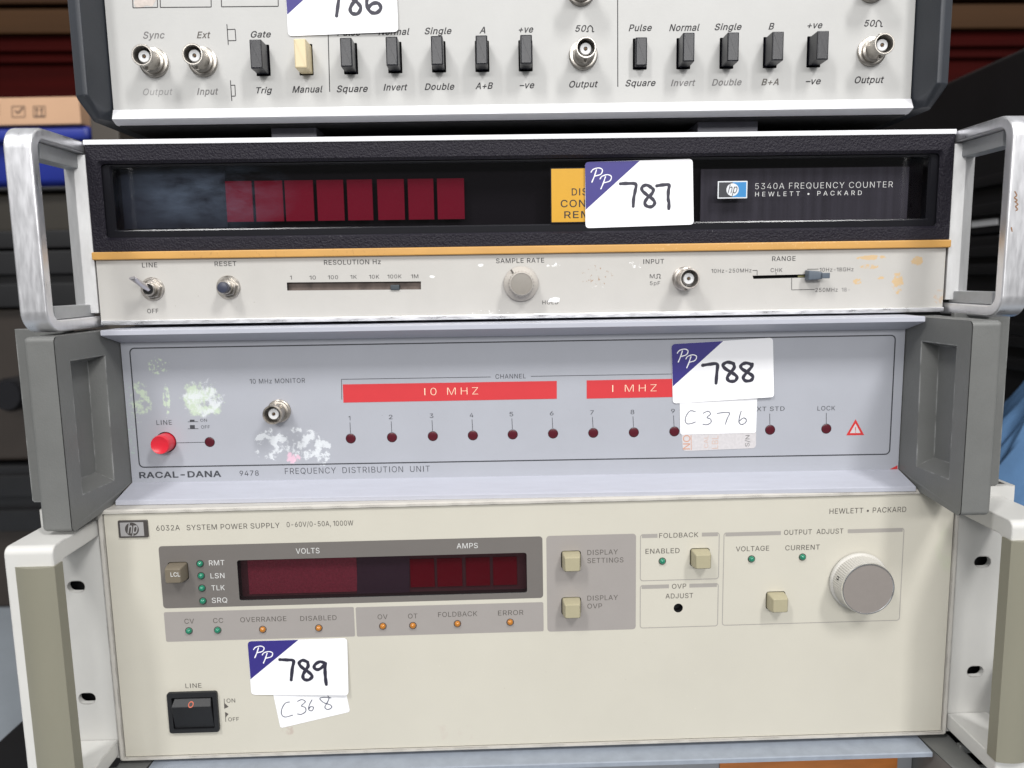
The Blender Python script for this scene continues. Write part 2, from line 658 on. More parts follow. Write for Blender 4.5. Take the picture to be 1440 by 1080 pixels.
class Inst:
    """A front panel standing in the world; turns a point of the picture into a point of the panel's own face."""
    def __init__(self, name, X, Y, Z, roll, yaw, label, cat):
        c, s = math.cos(roll), math.sin(roll)
        cy, sy = math.cos(yaw), math.sin(yaw)
        ex, ey, ez = Vector((c * cy, c * sy, s)), Vector((-sy, cy, 0)), Vector((-s * cy, -s * sy, c))
        self.R = Matrix((ex, ey, ez)).transposed()
        self.o = Vector((X, Y, Z))
        self.Ri = self.R.transposed()
        self.root = bpy.data.objects.new(name, None)
        COL.objects.link(self.root)
        m = self.R.to_4x4()
        m.translation = self.o * MM + Vector((0, 0, CAMZ))
        self.root.matrix_world = m
        self.root['label'] = label
        self.root['category'] = cat
    def ray(self, x, y):
        return self.Ri @ (CF + CR * ((x - 720) / FPX) - CU * ((y - 540) / FPX))
    def on(self, x, y, ly=0.):
        d = self.ray(x, y)
        p = self.Ri @ (-self.o)
        t = (ly - p.y) / d.y
        q = p + d * t
        return (q.x, q.z)
    def pts(self, L, ly=0.):
        return [self.on(x, y, ly) for x, y in L]
    def rect(self, x0, y0, x1, y1, ly=0.):
        """axis aligned local box (x0,z0,x1,z1) from a picture box (left, top, right, bottom)"""
        l = self.on(x0, (y0 + y1) / 2, ly)[0]
        r = self.on(x1, (y0 + y1) / 2, ly)[0]
        t = self.on((x0 + x1) / 2, y0, ly)[1]
        b = self.on((x0 + x1) / 2, y1, ly)[1]
        return (l, b, r, t)
    def text(self, mb, body, xl, xr, yb, yt, m=None, ly=-.07, italic=0., bold=0., space=1.):
        vs, fs = text_geo(body, italic, bold, space)
        ym = (yb + yt) / 2
        x0, x1 = self.on(xl, ym, ly)[0], self.on(xr, ym, ly)[0]
        xm = (xl + xr) / 2
        z0, z1 = self.on(xm, yb, ly)[1], self.on(xm, yt, ly)[1]
        a, b = min(v[0] for v in vs), max(v[0] for v in vs)
        k = (x1 - x0) / (b - a)
        h = (z1 - z0) / CAP
        mb.faces([(x0 + (v[0] - a) * k, ly - .0015 * (v[2] % 3), z0 + v[1] * h) for v in vs], fs, m or M_black_txt)

def panel(mb, outer, y, m, holes=(), thick=3., m_wall=None):
    mb.fill(outer, y, m, holes)
    mb.wall(outer, y, y + thick, m)
    for h in holes:
        mb.wall(h, y, y + thick, m_wall or M_dark)

def bnc(inst, px, py, L=13.4, r=4.85, flange=6.9, col=None, kind='bnc_connector', lug=90):
    cx, cz = inst.on(px, py)
    col = col or M_nickel
    mb = MB()
    mb.lathe(cx, cz, [(flange, 0), (flange, -1.1), (flange - .5, -1.5), (r + .5, -1.5), (r + .5, -3.2), (r - .45, -3.6), (r - .45, -L + 2.2),
                      (r, -L + 1.6), (r, -L + .25), (r - .25, -L), (r - .7, -L), (r - .85, -L + .3), (r - .85, -4)], col, 40)
    for s in (lug, lug + 180):
        a = rad(s)
        mb.box(cx + (r + .1) * math.cos(a) - .75, cx + (r + .1) * math.cos(a) + .75, -L + 4, -L + 5.6,
               cz + (r + .1) * math.sin(a) - .8, cz + (r + .1) * math.sin(a) + .8, col, .3)
    o = mb.build(kind, inst.root, (cx, 0, cz))
    mb = MB()
    mb.lathe(cx, cz, [(r - .86, -4), (2.75, -4.1), (2.75, -L + 2.6), (2.5, -L + 2.3), (1.0, -L + 2.3), (1.0, -L + 3.4), (0, -L + 3.4)], M_ins, 28)
    mb.build('insulator', o, (cx, -4, cz))
    mb = MB()
    mb.lathe(cx, cz, [(.62, -4), (.62, -L + 2.4), (0, -L + 2.2)], M_pin, 12)
    mb.build('contact_pin', o, (cx, -4, cz))
    return o

# stickers -----------------------------------------------------------------
def sticker(inst, quad, ly, name='lot_sticker', r=2.0, label=None, corner=True, logo=True, m=None, triu=.51, triv=.71):
    """quad: picture corners TL, TR, BR, BL"""
    q = [Vector(p) for p in inst.pts(quad, ly)]
    mb = MB()
    out = rquad(q, r)
    eu, ev = q[1] - q[0], q[3] - q[0]
    pin = [tuple((q[0] * (1 - u) + q[1] * u) * (1 - v) + (q[3] * (1 - u) + q[2] * u) * v) for u in [i / 16 for i in range(1, 16)] for v in [j / 10 for j in range(1, 10)]]
    sw_ = random.choice((.5, .8, 1.1)) if corner else 0.
    def lift(p):                       # the lower right corner has let go a little
        d = Vector(p) - q[0]
        u, v = d.dot(eu) / eu.length_squared, d.dot(ev) / ev.length_squared
        return sw_ * max(0, (u - .70) / .30 + (v - .70) / .30 - .75) ** 2 + (.25 if corner else 0) * max(0, (u - .93) / .07) ** 2 * max(0, 1 - v)
    allp = [Vector(p) for p in out + pin]
    n_ = len(out)
    ov, oe, of, *_r = delaunay_2d_cdt(allp, [(i, (i + 1) % n_) for i in range(n_)], [], 1, 1e-5)
    mb.faces([(v.x, ly - lift(v), v.y) for v in ov], [tuple(f) for f in of], m or M_sticker)
    mb.faces([(p[0], ly - lift(p), p[1]) for p in out] + [(p[0], ly - lift(p) * .97 + .13, p[1]) for p in out], [(i, (i + 1) % n_, n_ + (i + 1) % n_, n_ + i) for i in range(n_)], m or M_sticker)
    o = mb.build(name, inst.root, (q[0].x, ly, q[0].y))
    if label:
        o['label'] = label
    uv = lambda u, v: tuple((q[0] * (1 - u) + q[1] * u) * (1 - v) + (q[3] * (1 - u) + q[2] * u) * v)
    if corner:
        mb = MB()
        rc = rquad([uv(0, 0), uv(1, 0), uv(1, 1), uv(0, 1)], r)[:6]
        a, b = uv(triu, 0.003), uv(0.003, triv)
        mb.fill(list(rc) + [a, b], ly - .03, M_blue_ink)
        if logo:
            def st(L, w):
                mb.stroke([uv(*p) for p in L], w, ly - .06, M_sticker)
            for dx, dy in ((0, 0), (.083, .105)):
                st([(.105 + dx, .125 + dy), (.085 + dx, .22 + dy), (.062 + dx, .305 + dy)], .55)
                st([(.055 + dx, .155 + dy), (.075 + dx, .115 + dy), (.125 + dx, .095 + dy), (.160 + dx, .125 + dy), (.145 + dx, .19 + dy), (.09 + dx, .215 + dy)], .50)
        mb.build('corner_print', o, (q[0].x, ly, q[0].y))
    return o, uv
def handwriting(inst, parent, strokes, w, ly, m=None, tr=None):
    mb = MB()
    for k, L in enumerate(strokes):
        mb.stroke(inst.pts([tr(p) for p in L], ly), w, ly - .03 - .02 * k, m or M_marker)
    return mb.build('handwriting', parent, parent['_off'])
def T(k, ox, oy):
    return lambda p: (p[0] / k + ox, p[1] / k + oy)

#======================================================================== instrument poses (mm, camera at origin)
IA = Inst('signal_generator', 4.017, 390.84, 133.3425, -.0017, .0132,
          'white signal generator with rows of black push switches, topmost of the stack', 'signal generator')
IB = Inst('frequency_counter', 7.869, 390.84, 69.0301, rad(-.198), rad(.8509),
          'frequency counter with long dark display window, gold band and bare metal loop handles', 'frequency counter')
IC = Inst('distribution_unit', 1.1678, 390.83, -29.0948, rad(-.1081), rad(.1407),
          'grey distribution unit with red channel strips, red button and thick grey grips', 'distribution unit')
ID = Inst('power_supply', 9.9881, 370.57, -110.7814, rad(-.025), rad(1.3329),
          'cream bench power supply with big ribbed knob and black rocker switch', 'power supply')
IE = Inst('rack_unit', 11.0, 377.0, -249.2, rad(-.1), rad(1.2),
          'blue grey edged rack unit at the very bottom of the stack, mostly cut off', 'rack unit')

# ---------------------------------------------------------------------- A : signal generator
def build_A():
    I, R = IA, IA.root
    # switch holes
    sw = [(369.7, 85, 11, 'b'), (430.2, 84, 11, 'c'), (493, 82.6, 11, 'b'), (555.3, 81, 11, 'b'), (617, 80, 11, 'b'), (678, 79.3, 11, 'b'), (739, 78.5, 11, 'b'),
          (899.7, 76, 4.5, 'b'), (961, 75.5, 11, 'b'), (1021.7, 75, 11, 'b'), (1082.8, 74, 11, 'b'), (1144.3, 73, 11, 'b')]
    holes, cs = [], []
    for x, y, L, c in sw:
        cx, cz = I.on(x, y)
        cs.append((cx, cz, L, c))
        holes.append(rr(cx - 3.4, cz - 7.2, cx + 3.4, cz + 7.2, .4, 2))
    mb = MB()
    panel(mb, rr(-193.3, -50.2, 193.3, 58, .2, 1), 0, M_white_pan, holes, 3)
    for h in holes:
        mb.fill(h, 3, M_dark)
    mb.build('front_panel', R)
    for cx, cz, L, c in cs:
        mb = MB()
        mm = M_btn if c == 'b' else M_cream_btn
        mb.prism(rr(cx - 2.75, cz - 6.5, cx + 2.75, cz + 6.5, .35, 2), 2.9, -L, mm, .55, 2)
        o = mb.build('push_switch', R, (cx, 0, cz), smooth=False)
        if c == 'c':
            o['label'] = 'cream manual switch cap'
    for x, y in ((217.3, 88.4), (286, 87.3), (820, 78), (1225, 72.8), (817, -12.5), (1225.5, -17)):
        bnc(I, x, y)
    # lower trim strip
    mb = MB()
    prof = [(0, -50.0), (-6.0, -55.4), (-5.4, -56.0), (2, -56.7), (14, -56.6), (14, -50.0)]
    n = len(prof)
    pts = [(-193.6, y, z) for y, z in prof] + [(193.6, y, z) for y, z in prof]
    pts[1] = (-191.6, -6.0, -55.4); pts[2] = (-191.6, -5.4, -56.0)
    pts[n + 1] = (191.8, -6.0, -55.4); pts[n + 2] = (191.8, -5.4, -56.0)
    mb.faces(pts, [(i, (i + 1) % n, n + (i + 1) % n, n + i) for i in range(n)] + [tuple(range(n)), tuple(range(n, 2 * n))], M_alu_white)
    mb.build('trim_strip', R)
    # cheeks
    for s in (-1, 1):
        mb = MB()
        ring = [(206.5, 90), (206.5, -7), (204.0, -13), (200, -15), (197.5, -15), (193.8, .5), (193.8, 90)]
        low = [(205.0, 60), (204.0, 2), (202.0, -3), (199, -5), (197.0, -5), (193.9, 3), (193.9, 60)]
        pts = [(s * x, y, 58) for x, y in ring] + [(s * x, y, -46.5) for x, y in ring] + [(s * x, y, -55.2) for x, y in low]
        mb.hull(pts, M_plast, .6, 2)
        mb.build('side_cheek', R)
    # case, feet
    mb = MB()
    mb.box(-193, 193, 3.4, 330, -57.3, 58, mat('black_case_underside', (.012, .012, .013), .6), .8)
    mb.build('case', R)
    mfoot = mat('grey_foot_plastic', A(112, 112, 122), .45, mottle=.08, mscale=80)
    for x0, x1, y in ((381, 445, 183), (981, 1066, 176)):
        l = I.on(x0, y, 12)[0]; r = I.on(x1, y, 12)[0]
        mb = MB()
        mb.box(l, r, 12, 40, -64.6, -57.0, mfoot, .6)
        mb.build('foot', R, ((l + r) / 2, 12, -60))
    # lettering
    mb = MB()
    it = .28
    bk, gy = M_black_txt, M_grey_txt
    fade = mat('faded_print', A(158, 156, 156), .6)
    for body, xl, xr, yb, yt, m in (
            ('Sync', 201, 231.5, 54, 44.5, gy), ('Output', 201, 242.7, 133.5, 124.5, fade), ('Ext', 276.5, 296, 53.5, 44.5, M_brown_txt),
            ('Input', 276.7, 307, 133, 124, gy), ('Gate', 352.5, 381, 52.5, 43.8, bk), ('Trig', 360.5, 382.7, 131, 122.7, bk),
            ('Manual', 410.7, 453.8, 130, 121, bk), ('Pulse', 474, 507, 50.2, 41.2, bk), ('Normal', 532, 576, 49, 40, bk),
            ('Single', 597, 635, 47.8, 38.9, bk), ('A', 674, 682.5, 46.7, 37.8, bk), ('+ve', 729.5, 750, 45.6, 36.6, bk),
            ('Square', 473.3, 517.3, 129.3, 120.2, bk), ('Invert', 539, 573, 127, 118.2, bk), ('Double', 597, 639, 126.2, 117.3, bk),
            ('A+B', 668.4, 693.3, 125, 116.2, bk), ('–ve', 730.7, 751.5, 124, 115.2, bk), ('50', 809, 824.5, 44.4, 35.6, bk),
            ('Output', 800.4, 841, 122.7, 113.8, bk), ('Pulse', 884, 916.7, 43.5, 34.4, bk), ('Normal', 941, 984, 43.3, 34, bk),
            ('Single', 1005, 1043, 42, 33.2, bk), ('Square', 879.5, 922, 121, 112.2, bk), ('Invert', 943.3, 978, 120.7, 112, gy),
            ('Double', 1001, 1043, 120, 111.2, gy), ('B', 1080.7, 1089, 41.3, 32.4, bk), ('+ve', 1135.5, 1156.7, 39.6, 30.8, bk),
            ('B+A', 1070.7, 1095, 119.6, 110.8, M_brown_txt), ('–ve', 1133, 1154.4, 118.4, 109.6, bk), ('50', 1215.5, 1230.5, 37, 28.2, bk),
            ('Output', 1202, 1243.3, 116.7, 107.5, bk)):
        I.text(mb, body, xl, xr, yb, yt, m, italic=it, bold=.014 if m is not fade else 0, space=1.06)
    for x, y in ((830, 44.4), (1235.7, 37)):       # the ohm signs
        c = I.pts([(x - 5, y), (x - 3, y - .3), (x - 3.3, y - 5), (x, y - 8.3), (x + 3.3, y - 5), (x + 3, y - .3), (x + 5, y)], -.07)
        mb.stroke(c, .5, -.07, bk)
    def ln(p, q, w=.42, m=bk):
        mb.line(I.on(*p, -.07), I.on(*q, -.07), w, -.07, m)
    ln((460.3, 0), (463.6, 129)); ln((868.5, -30), (868.8, 122))
    for pts in ([(185, -40), (187, 11), (221.6, 10.3), (220, -40)], [(224, -40), (225.5, 10.4), (297, 9.8), (296, -40)], [(310, -40), (311.5, 9.5), (391.3, 8.8), (390.5, -40)]):
        for a, b in zip(pts, pts[1:]):
            ln(a, b, .4)
    for pts in ([(319, 34), (321, 63)], [(319.8, 41.5), (330.5, 41.1), (331.8, 57), (321.2, 57.2)], [(324, 113), (326, 142)], [(324.6, 120), (330.3, 119.7), (331, 135), (325.8, 135.3)]):
        for a, b in zip(pts, pts[1:]):
            ln(a, b, .38)
    tr = mat('peeled_paper', A(226, 214, 206), .7, mottle=.25, mscale=300)
    mb.fill([I.on(x, y, -.05) for x, y in ((191, 11), (188, 4), (193, -12), (215, -14), (219, 1), (214, 9), (206, 7.5), (200, 10.5))], -.05, tr)
    mb.build('lettering', R)
    # lot sticker
    o, uv = sticker(I, [(399.5, -47), (556.5, -51), (560.4, 45.4), (405.2, 50.8)], -.5, label='lot sticker 786', triv=.69)
    t = T(4.5, 440, 0)
    handwriting(I, o, [[(70, -58), (130, -62), (172, -62), (166, -20), (158, 40), (150, 100)],
                       [(300, -55), (255, -62), (232, -40), (250, -10), (285, 20), (303, 50), (285, 85), (250, 85), (236, 60), (250, 25), (285, -15), (303, -50)],
                       [(400, -68), (360, -40), (342, 0), (345, 45), (370, 78), (405, 80), (430, 52), (415, 22), (380, 22), (350, 48)]], 1.65, -.5, tr=t)
build_A()

# ---------------------------------------------------------------------- B : frequency counter
def build_B():
    I, R = IB, IB.root
    zt = 0.
    z_b0 = I.on(118.5, 204.3)[1]              # bezel top
    z_b1 = I.on(700, 346.5)[1]                # bezel foot / gold band top
    z_g1 = I.on(700, 357.5)[1]                # gold band foot
    z_p1 = I.on(700, 442.0)[1]                # lower panel foot
    zb = -89.4
    HW = 212.6
    # top and bottom rails
    mb = MB()
    mb.box(-HW, HW, -1.2, 20, z_b0, zt, M_alu_white, .4)
    o = mb.build('top_rail', R)
    mb = MB()
    mworn = mat('chipped_aluminium_rail', (.78, .78, .80), .36, 1, mottle=.13, mscale=120, stretch=(1, 3, 3), rvar=.12)
    mb.box(-HW + 1, HW - 1, -1.0, 20, zb, z_p1, mworn, .35)
    mb.build('bottom_rail', R)
    mb = MB()
    mb.box(-206, 206, 22, 400, zb + 2, zt - 1.5, M_case, .6)
    mb.build('case', R)
    # bezel
    outer = rr(-HW + .4, z_b1, HW - .4, z_b0, .2, 5)
    o1 = rr(-207.3, -47.6, 207.3, -9.8, 2.2, 5)
    o2 = rr(-206.0, -46.6, 206.0, -11.2, 1.6, 5)
    mb = MB()
    mb.fill(outer, -.6, M_bezel, [o1])
    mb.wall(outer, -.6, 10, M_bezel)
    mb.ringflat(o1, o2, -.6, M_bezel, .9)
    mb.wall(o2, .9, 17, M_gloss_black)
    mb.build('bezel', R)
    # glossy inner frame
    o3 = rr(-202.6, -43.4, 202.6, -11.9, .8, 5)
    mb = MB()
    mb.ringflat(o2, o3, 2.2, M_gloss_black)
    mb.ringflat(o3, rr(-201.9, -42.7, 201.9, -12.4, .6, 5), 2.2, M_gloss_black, 3.4)
    mb.build('window_frame', R)
    # pane
    mpane = pane_mat('smoked_window_pane', (.84, .81, .84), .05, haze=.30)
    mb = MB()
    mb.fill([(-203.2, -44.2), (203.2, -44.2), (203.2, -11.4), (-203.2, -11.4)], 3.5, mpane)
    mb.build('window_pane', R)
    # back of the window
    mback = mat('display_backing', (.007, .006, .008), .8, spec=.08)
    mright = mat('ribbed_grey_backing', (.042, .042, .052), .6, spec=.15, mottle=.40, mscale=120, stretch=(1.6, 0, 0), detail=2)
    mleft = mat('blue_black_backing', (.018, .022, .032), .7, spec=.1, mottle=.3, mscale=30)
    mb = MB()
    mb.box(-205, 205, 14, 16, -46, -10, mback)
    l, b, r_, t_ = I.rect(985, 236, 1277, 318, 9)
    mb.box(l, r_, 9, 11, b, t_, mright, .3)
    l, b, r_, t_ = I.rect(172, 238, 318, 321, 12)
    mb.box(l, r_, 12, 13, b, t_, mleft)
    mb.build('display_backing', R)
    mred = mat('red_digit_filter', (.150, .004, .017), .7, spec=.08, mottle=.10, mscale=40)
    e_ = [(318, 355), (359, 398), (401, 441), (446, 483.5), (488.5, 524), (531, 568.6), (574, 610), (615, 653)]
    for a, b_ in e_:
        xm = (a + b_) / 2
        yt = 254.7 - (xm - 320) * .0125
        l, b, r_, t_ = I.rect(a, yt, b_, yt + 57.5, 9)
        mb = MB()
        mb.box(l, r_, 9, 10, b, t_, mred, .15)
        mb.build('digit_cell', R, ((l + r_) / 2, 9, (b + t_) / 2))
    # yellow status plate
    myel = mat('yellow_plate', A(226, 168, 12), .45, mottle=.03, mscale=200)
    mb = MB()
    l, b, r_, t_ = I.rect(775.5, 237, 846, 312, 3.3)
    mb.prism(rr(l - .5, b - .5, r_, t_ + .5, .2, 2), 3.45, 3.36, M_gloss_black)
    mb.prism(rr(l, b, r_, t_, .2, 2), 3.36, 3.28, myel)
    for body, xl, xr, yb, yt in (('DISC', 804, 836, 274.5, 264.8), ('CONN', 788.5, 836, 291, 281), ('REM', 793.5, 830, 306.5, 297)):
        I.text(mb, body, xl, xr, yb, yt, M_black_txt, ly=3.22, bold=.006, space=1.1)
    mb.build('status_plate', R, (l, 3.3, b))
    # badge
    mb = MB()
    l, b, r_, t_ = I.rect(1009.3, 254.6, 1050.9, 279, 3.3)
    msil = mat('badge_silver', A(225, 228, 232), .35, .3)
    mbl = mat('badge_blue', A(40, 140, 205), .4)
    mbk = mat('badge_black', A(42, 46, 52), .4)
    mb.prism(rr(l, b, r_, t_, .1, 1), 3.45, 3.30, msil)
    xm = (l + r_) / 2
    zm = (b + t_) / 2
    mb.fill(rr(l + .55, b + .55, xm, t_ - .55, .05, 1), 3.27, mbk)
    mb.fill(rr(xm, b + .55, r_ - .55, t_ - .55, .05, 1), 3.27, mbl)
    mb.fill(circ(xm, zm, 3.1, 28), 3.24, msil)
    I.text(mb, 'hp', 1023.5, 1037, 271.8, 259.2, mbk, ly=3.20, italic=.35)
    mb.build('badge', R, (xm, 3.3, zm))
    mb = MB()
    I.text(mb, '5340A FREQUENCY COUNTER', 1062, 1255.5, 264.8, 256.3, M_white_txt, ly=3.4, bold=-.012, space=1.12)
    I.text(mb, 'HEWLETT • PACKARD', 1062, 1211.8, 275.2, 268.9, M_white_txt, ly=3.4, bold=-.004, space=1.5)
    mb.build('window_lettering', R)
    # gold band
    mb = MB()
    mb.box(-HW - .2, HW + .2, -2.0, 8, z_g1, z_b1, M_gold, .6, 3)
    mb.build('gold_band', R)
    # lower panel
    slot1 = [I.on(x, y) for x, y in ((403.3, 397.2), (592, 395.7), (592, 407.0), (404, 408.6))]
    slot2 = [I.on(x, y) for x, y in ((1058.3, 387.6), (1146, 385.4), (1146, 390.0), (1059.5, 392.2))]
    tan = A(228, 192, 138)
    tan2 = A(214, 190, 166)
    wht = A(250, 250, 250, .95)
    def stn(x, y, rx, ry, c, ns, th, so=.05):
        return (I.on(x, y), (rx / 2.8, ry / 2.8), c, ns, th, so)
    mlow = mat('ivory_counter_panel', A(222, 219, 213.5, .70), .42, mottle=.04, mscale=50, bump=.04, stains=[
        stn(1226, 362, 32, 5, tan, 300, 0.360), stn(1290, 366, 14, 11, tan, 220, 0.400), stn(1222, 375, 22, 6, tan, 500, 0.460),
        stn(1262, 398, 14, 28, tan, 330, 0.435), stn(1206, 396, 11, 7, tan, 400, 0.410), stn(1238, 391, 8, 4, tan, 400, 0.410),
        stn(1322, 418, 16, 20, tan2, 380, 0.47), stn(1330, 378, 4, 34, tan2, 600, 0.50), stn(780, 372, 22, 10, wht, 420, 0.56), stn(895, 372, 28, 10, wht, 380, 0.55),
        stn(676, 373, 7, 4, wht, 300, 0.42), stn(608, 389, 7, 3, wht, 300, 0.40), stn(690, 439, 60, 6, wht, 350, 0.55), stn(842, 400, 24, 16, wht, 300, 0.60),
        stn(1140, 430, 190, 22, A(120, 105, 90), 900, .66, .02), stn(300, 420, 150, 40, A(120, 105, 90), 800, .66, .02), stn(840, 388, 50, 30, A(170, 130, 90), 500, .58, .03)])
    mb = MB()
    l = I.on(137, 400)[0]
    panel(mb, rr(-211.8, z_p1, 211.3, z_g1, .15, 1), 0, mlow, [slot1, slot2], 4)
    mb.build('lower_panel', R)
    mb = MB()
    mrust = mat('rusty_slot_floor', (.15, .115, .10), .7, mottle=.6, mscale=140)
    mb.fill(slot1, 2.2, mrust)
    mb.wall(slot1, .1, 2.2, M_dark)
    mb.build('resolution_slot', R)
    mb = MB()
    mb.fill(slot2, 4, M_dark)
    x0, z0 = I.on(1122, 388.6, 2)
    x1, z1 = I.on(1140, 388.0, 2)
    mb.line((x0, z0), (x1, z1), 1.0, 2.0, mat('slot_yellow', A(200, 196, 140), .6))
    mb.build('range_slot', R)
    # resolution slider
    l, b, r_, t_ = I.rect(549, 399, 561.5, 408.5, -1)
    mslide = mat('slate_plastic', A(96, 106, 118), .4, mottle=.08, mscale=300)
    mb = MB()
    mb.box(l, r_, -.9, 2.15, b + .2, t_ - .5, mat('dim_slate_plastic', A(66, 74, 80), .5, mottle=.1, mscale=300), .4)
    mb.build('slider_tab', R, (l, 0, b))
    # toggle and reset
    def nut(mb, cx, cz, r, y0, y1, m):
        mb.prism([(cx + r * math.cos(rad(60 * k + 12)), cz + r * math.sin(rad(60 * k + 12))) for k in range(6)], y0, y1, m, .25, 1)
    cx, cz = I.on(215, 406.5)
    mb = MB()
    mb.lathe(cx, cz, [(5.8, 0), (5.8, -.5), (5.5, -.8), (3.6, -.8)], M_nickel, 32)
    nut(mb, cx, cz, 4.9, -.8, -2.6, M_nickel)
    mb.lathe(cx, cz, [(3.3, -2.6), (3.3, -5.2), (3.0, -5.5), (2.6, -5.5), (2.5, -4.6)], M_nickel, 28)
    mb.lathe(cx, cz, [(2.5, -4.6), (0, -4.6)], M_dark, 28)
    o = mb.build('toggle_switch', R, (cx, 0, cz))
    mb = MB()
    mlev = mat('toggle_lever_metal', (.62, .60, .62), .3, 1, mottle=.1, mscale=200)
    P0 = Vector((cx, -4.6, cz)); P1 = Vector((cx - 3.9, -12.5, cz + 5.6))
    d = (P1 - P0).normalized(); u = d.cross(Vector((0, 0, 1))).normalized(); v = d.cross(u)
    ringp, fs = [], []
    prof = [(0, 1.4, 1.4), (.45, 1.45, 1.45), (.7, 1.9, 1.3), (.97, 2.5, 1.0), (1, 2.1, .7)]
    K = 14
    for tt, ra, rb in prof:
        for k in range(K):
            a = 2 * math.pi * k / K
            ringp.append(tuple(P0.lerp(P1, tt) + u * ra * math.cos(a) + v * rb * math.sin(a)))
    for i in range(len(prof) - 1):
        for k in range(K):
            fs.append((i * K + k, i * K + (k + 1) % K, (i + 1) * K + (k + 1) % K, (i + 1) * K + k))
    fs.append(tuple((len(prof) - 1) * K + k for k in range(K)))
    mb.faces(ringp, fs, mlev)
    mb.build('toggle_lever', o, (cx, -4.6, cz))
    cx, cz = I.on(321.5, 404.2)
    mb = MB()
    mb.lathe(cx, cz, [(5.9, 0), (5.9, -.5), (5.6, -.8), (3.6, -.8)], M_nickel, 32)
    nut(mb, cx, cz, 4.7, -.8, -3.0, M_nickel)
    mb.lathe(cx, cz, [(3.3, -3), (3.3, -5.6), (2.95, -5.9), (2.7, -5.9)], M_nickel, 28)
    o = mb.build('reset_button', R, (cx, 0, cz))
    mb = MB()
    mb.lathe(cx, cz, [(2.7, -5.6), (2.7, -8.6), (2.4, -9.2), (1.4, -9.4), (0, -9.4)], mat('reset_cap_plastic', A(66, 70, 88), .35), 28)
    mb.build('button_cap', o, (cx, -5.6, cz))
    # sample-rate knob
    cx, cz = I.on(732.6, 399.0)
    mknob = mat('warm_grey_knob', A(206, 200, 192), .5, mottle=.05, mscale=200)
    mkcap = mat('taupe_knob_cap', A(158, 152, 144), .45, mottle=.06, mscale=300)
    mb = MB()
    mb.lathe(cx, cz, [(8.7, -.4), (8.7, -1.6), (8.2, -2.4), (6.6, -3.6), (6.1, -4.0), (5.9, -9.2), (5.6, -10.2), (5.3, -10.4), (5.2, -10.1)], mknob, 96, 24, .28, (-9.3, -3.9))
    mb.line((cx - 5.0, cz + 7.0), (cx - 3.4, cz + 4.4), .9, -3.9, M_brown_txt)
    o = mb.build('rate_knob', R, (cx, 0, cz))
    mb = MB()
    mb.lathe(cx, cz, [(5.25, -10.0), (5.0, -10.2), (0, -10.2)], mkcap, 40)
    mb.build('knob_cap', o, (cx, -10, cz))
    # input connector
    bnc(I, 961.5, 391.8, 12.6, 5.0, 5.9, mat('tarnished_nickel', (.56, .52, .48), .42, 1, mottle=.35, mscale=220, rvar=.15), lug=80)
    # range lever
    l, b, r_, t_ = I.rect(1134, 379.5, 1155.5, 394.5, -3)
    mb = MB()
    mb.hull([(l, -.5, b), (l, -.5, t_), (r_, -.5, b + .4), (r_, -.5, t_ - .6), (l + .3, -5, b + .2), (l + .3, -5, t_ - .3), (r_ - .8, -6.5, b + .8), (r_ - .8, -6.5, t_ - 1.2)], mslide, .5)
    mb.box(r_ - 1.5, r_ + 2.4, -7.4, -3.0, b + 1.0, t_ - 1.5, mslide, .4)
    mb.build('range_lever', R, (l, 0, b))
    # lettering
    mb = MB()
    bk = M_black_txt
    md = mat('charcoal_print', A(66, 64, 66), .6)
    for body, xl, xr, yb, yt in (
            ('LINE', 199.7, 221, 375.9, 369.3), ('OFF', 207, 222.7, 440.3, 434.3), ('RESET', 301.7, 332.5, 374, 367.6), ('RESOLUTION Hz', 455.5, 535.5, 371.8, 365.3),
            ('SAMPLE RATE', 697.5, 765.3, 369.6, 363.1), ('INPUT', 904.7, 933.8, 370.8, 364.4), ('RANGE', 1085.8, 1118.8, 366.8, 360.4)):
        I.text(mb, body, xl, xr, yb, yt, md, bold=.006, space=1.08)
    for body, xl, xr, yb, yt in (
            ('1', 407.7, 410.3, 393.0, 387.6), ('10', 435, 444, 393, 387.6), ('100', 461, 475.3, 392.5, 387.2), ('1K', 492.5, 501.7, 392.1, 386.8), ('10K', 519, 533.2, 391.8, 386.5),
            ('100K', 544.7, 564.7, 391.4, 386.1), ('1M', 578, 588.2, 391.2, 385.9), ('M', 913.8, 920.5, 391.2, 385.6), ('5pF', 914, 928.3, 400.8, 395.6),
            ('10Hz-250MHz', 1000.3, 1056.7, 383.3, 377.9), ('CHK', 1083.7, 1100.3, 382.5, 377), ('10Hz-18GHz', 1152.5, 1200.3, 381.7, 376.3)):
        I.text(mb, body, xl, xr, yb, yt, md, space=1.1)
    I.text(mb, '250MHz', 1146.7, 1178, 410.3, 404.8, md, space=1.1)
    I.text(mb, '18-', 1183.5, 1195, 409.9, 404.6, M_grey_txt, space=1.1)
    I.text(mb, 'HOLD', 762.8, 785, 427.9, 422.3, bk, space=1.1)
    c = I.pts([(922, 391.1), (924.3, 391), (924, 386.5), (926.2, 385.6), (928.3, 386.5), (927.5, 391), (929, 391)], -.07)
    mb.stroke(c, .33, -.07, md)
    def ln(*P, w=.3):
        for p, q in zip(P, P[1:]):
            mb.line(I.on(*p, -.07), I.on(*q, -.07), w, -.07, md)
    ln((1058.3, 380.4), (1064.7, 380.2), (1064.7, 387)); ln((1091.3, 383), (1091.3, 386.3)); ln((1113.3, 391), (1113.3, 407.7), (1145.5, 407.0)); ln((1135, 378.6), (1151, 378.4))
    mb.build('panel_lettering', R)
    mb = MB()
    c = [I.on(x, y, -.1) for x, y in ((770, 424.4), (773, 420), (780, 417.8), (787, 419), (786.5, 424.2), (781, 425.4), (776, 424.2))]
    mb.fill(c, -.1, M_sticker)
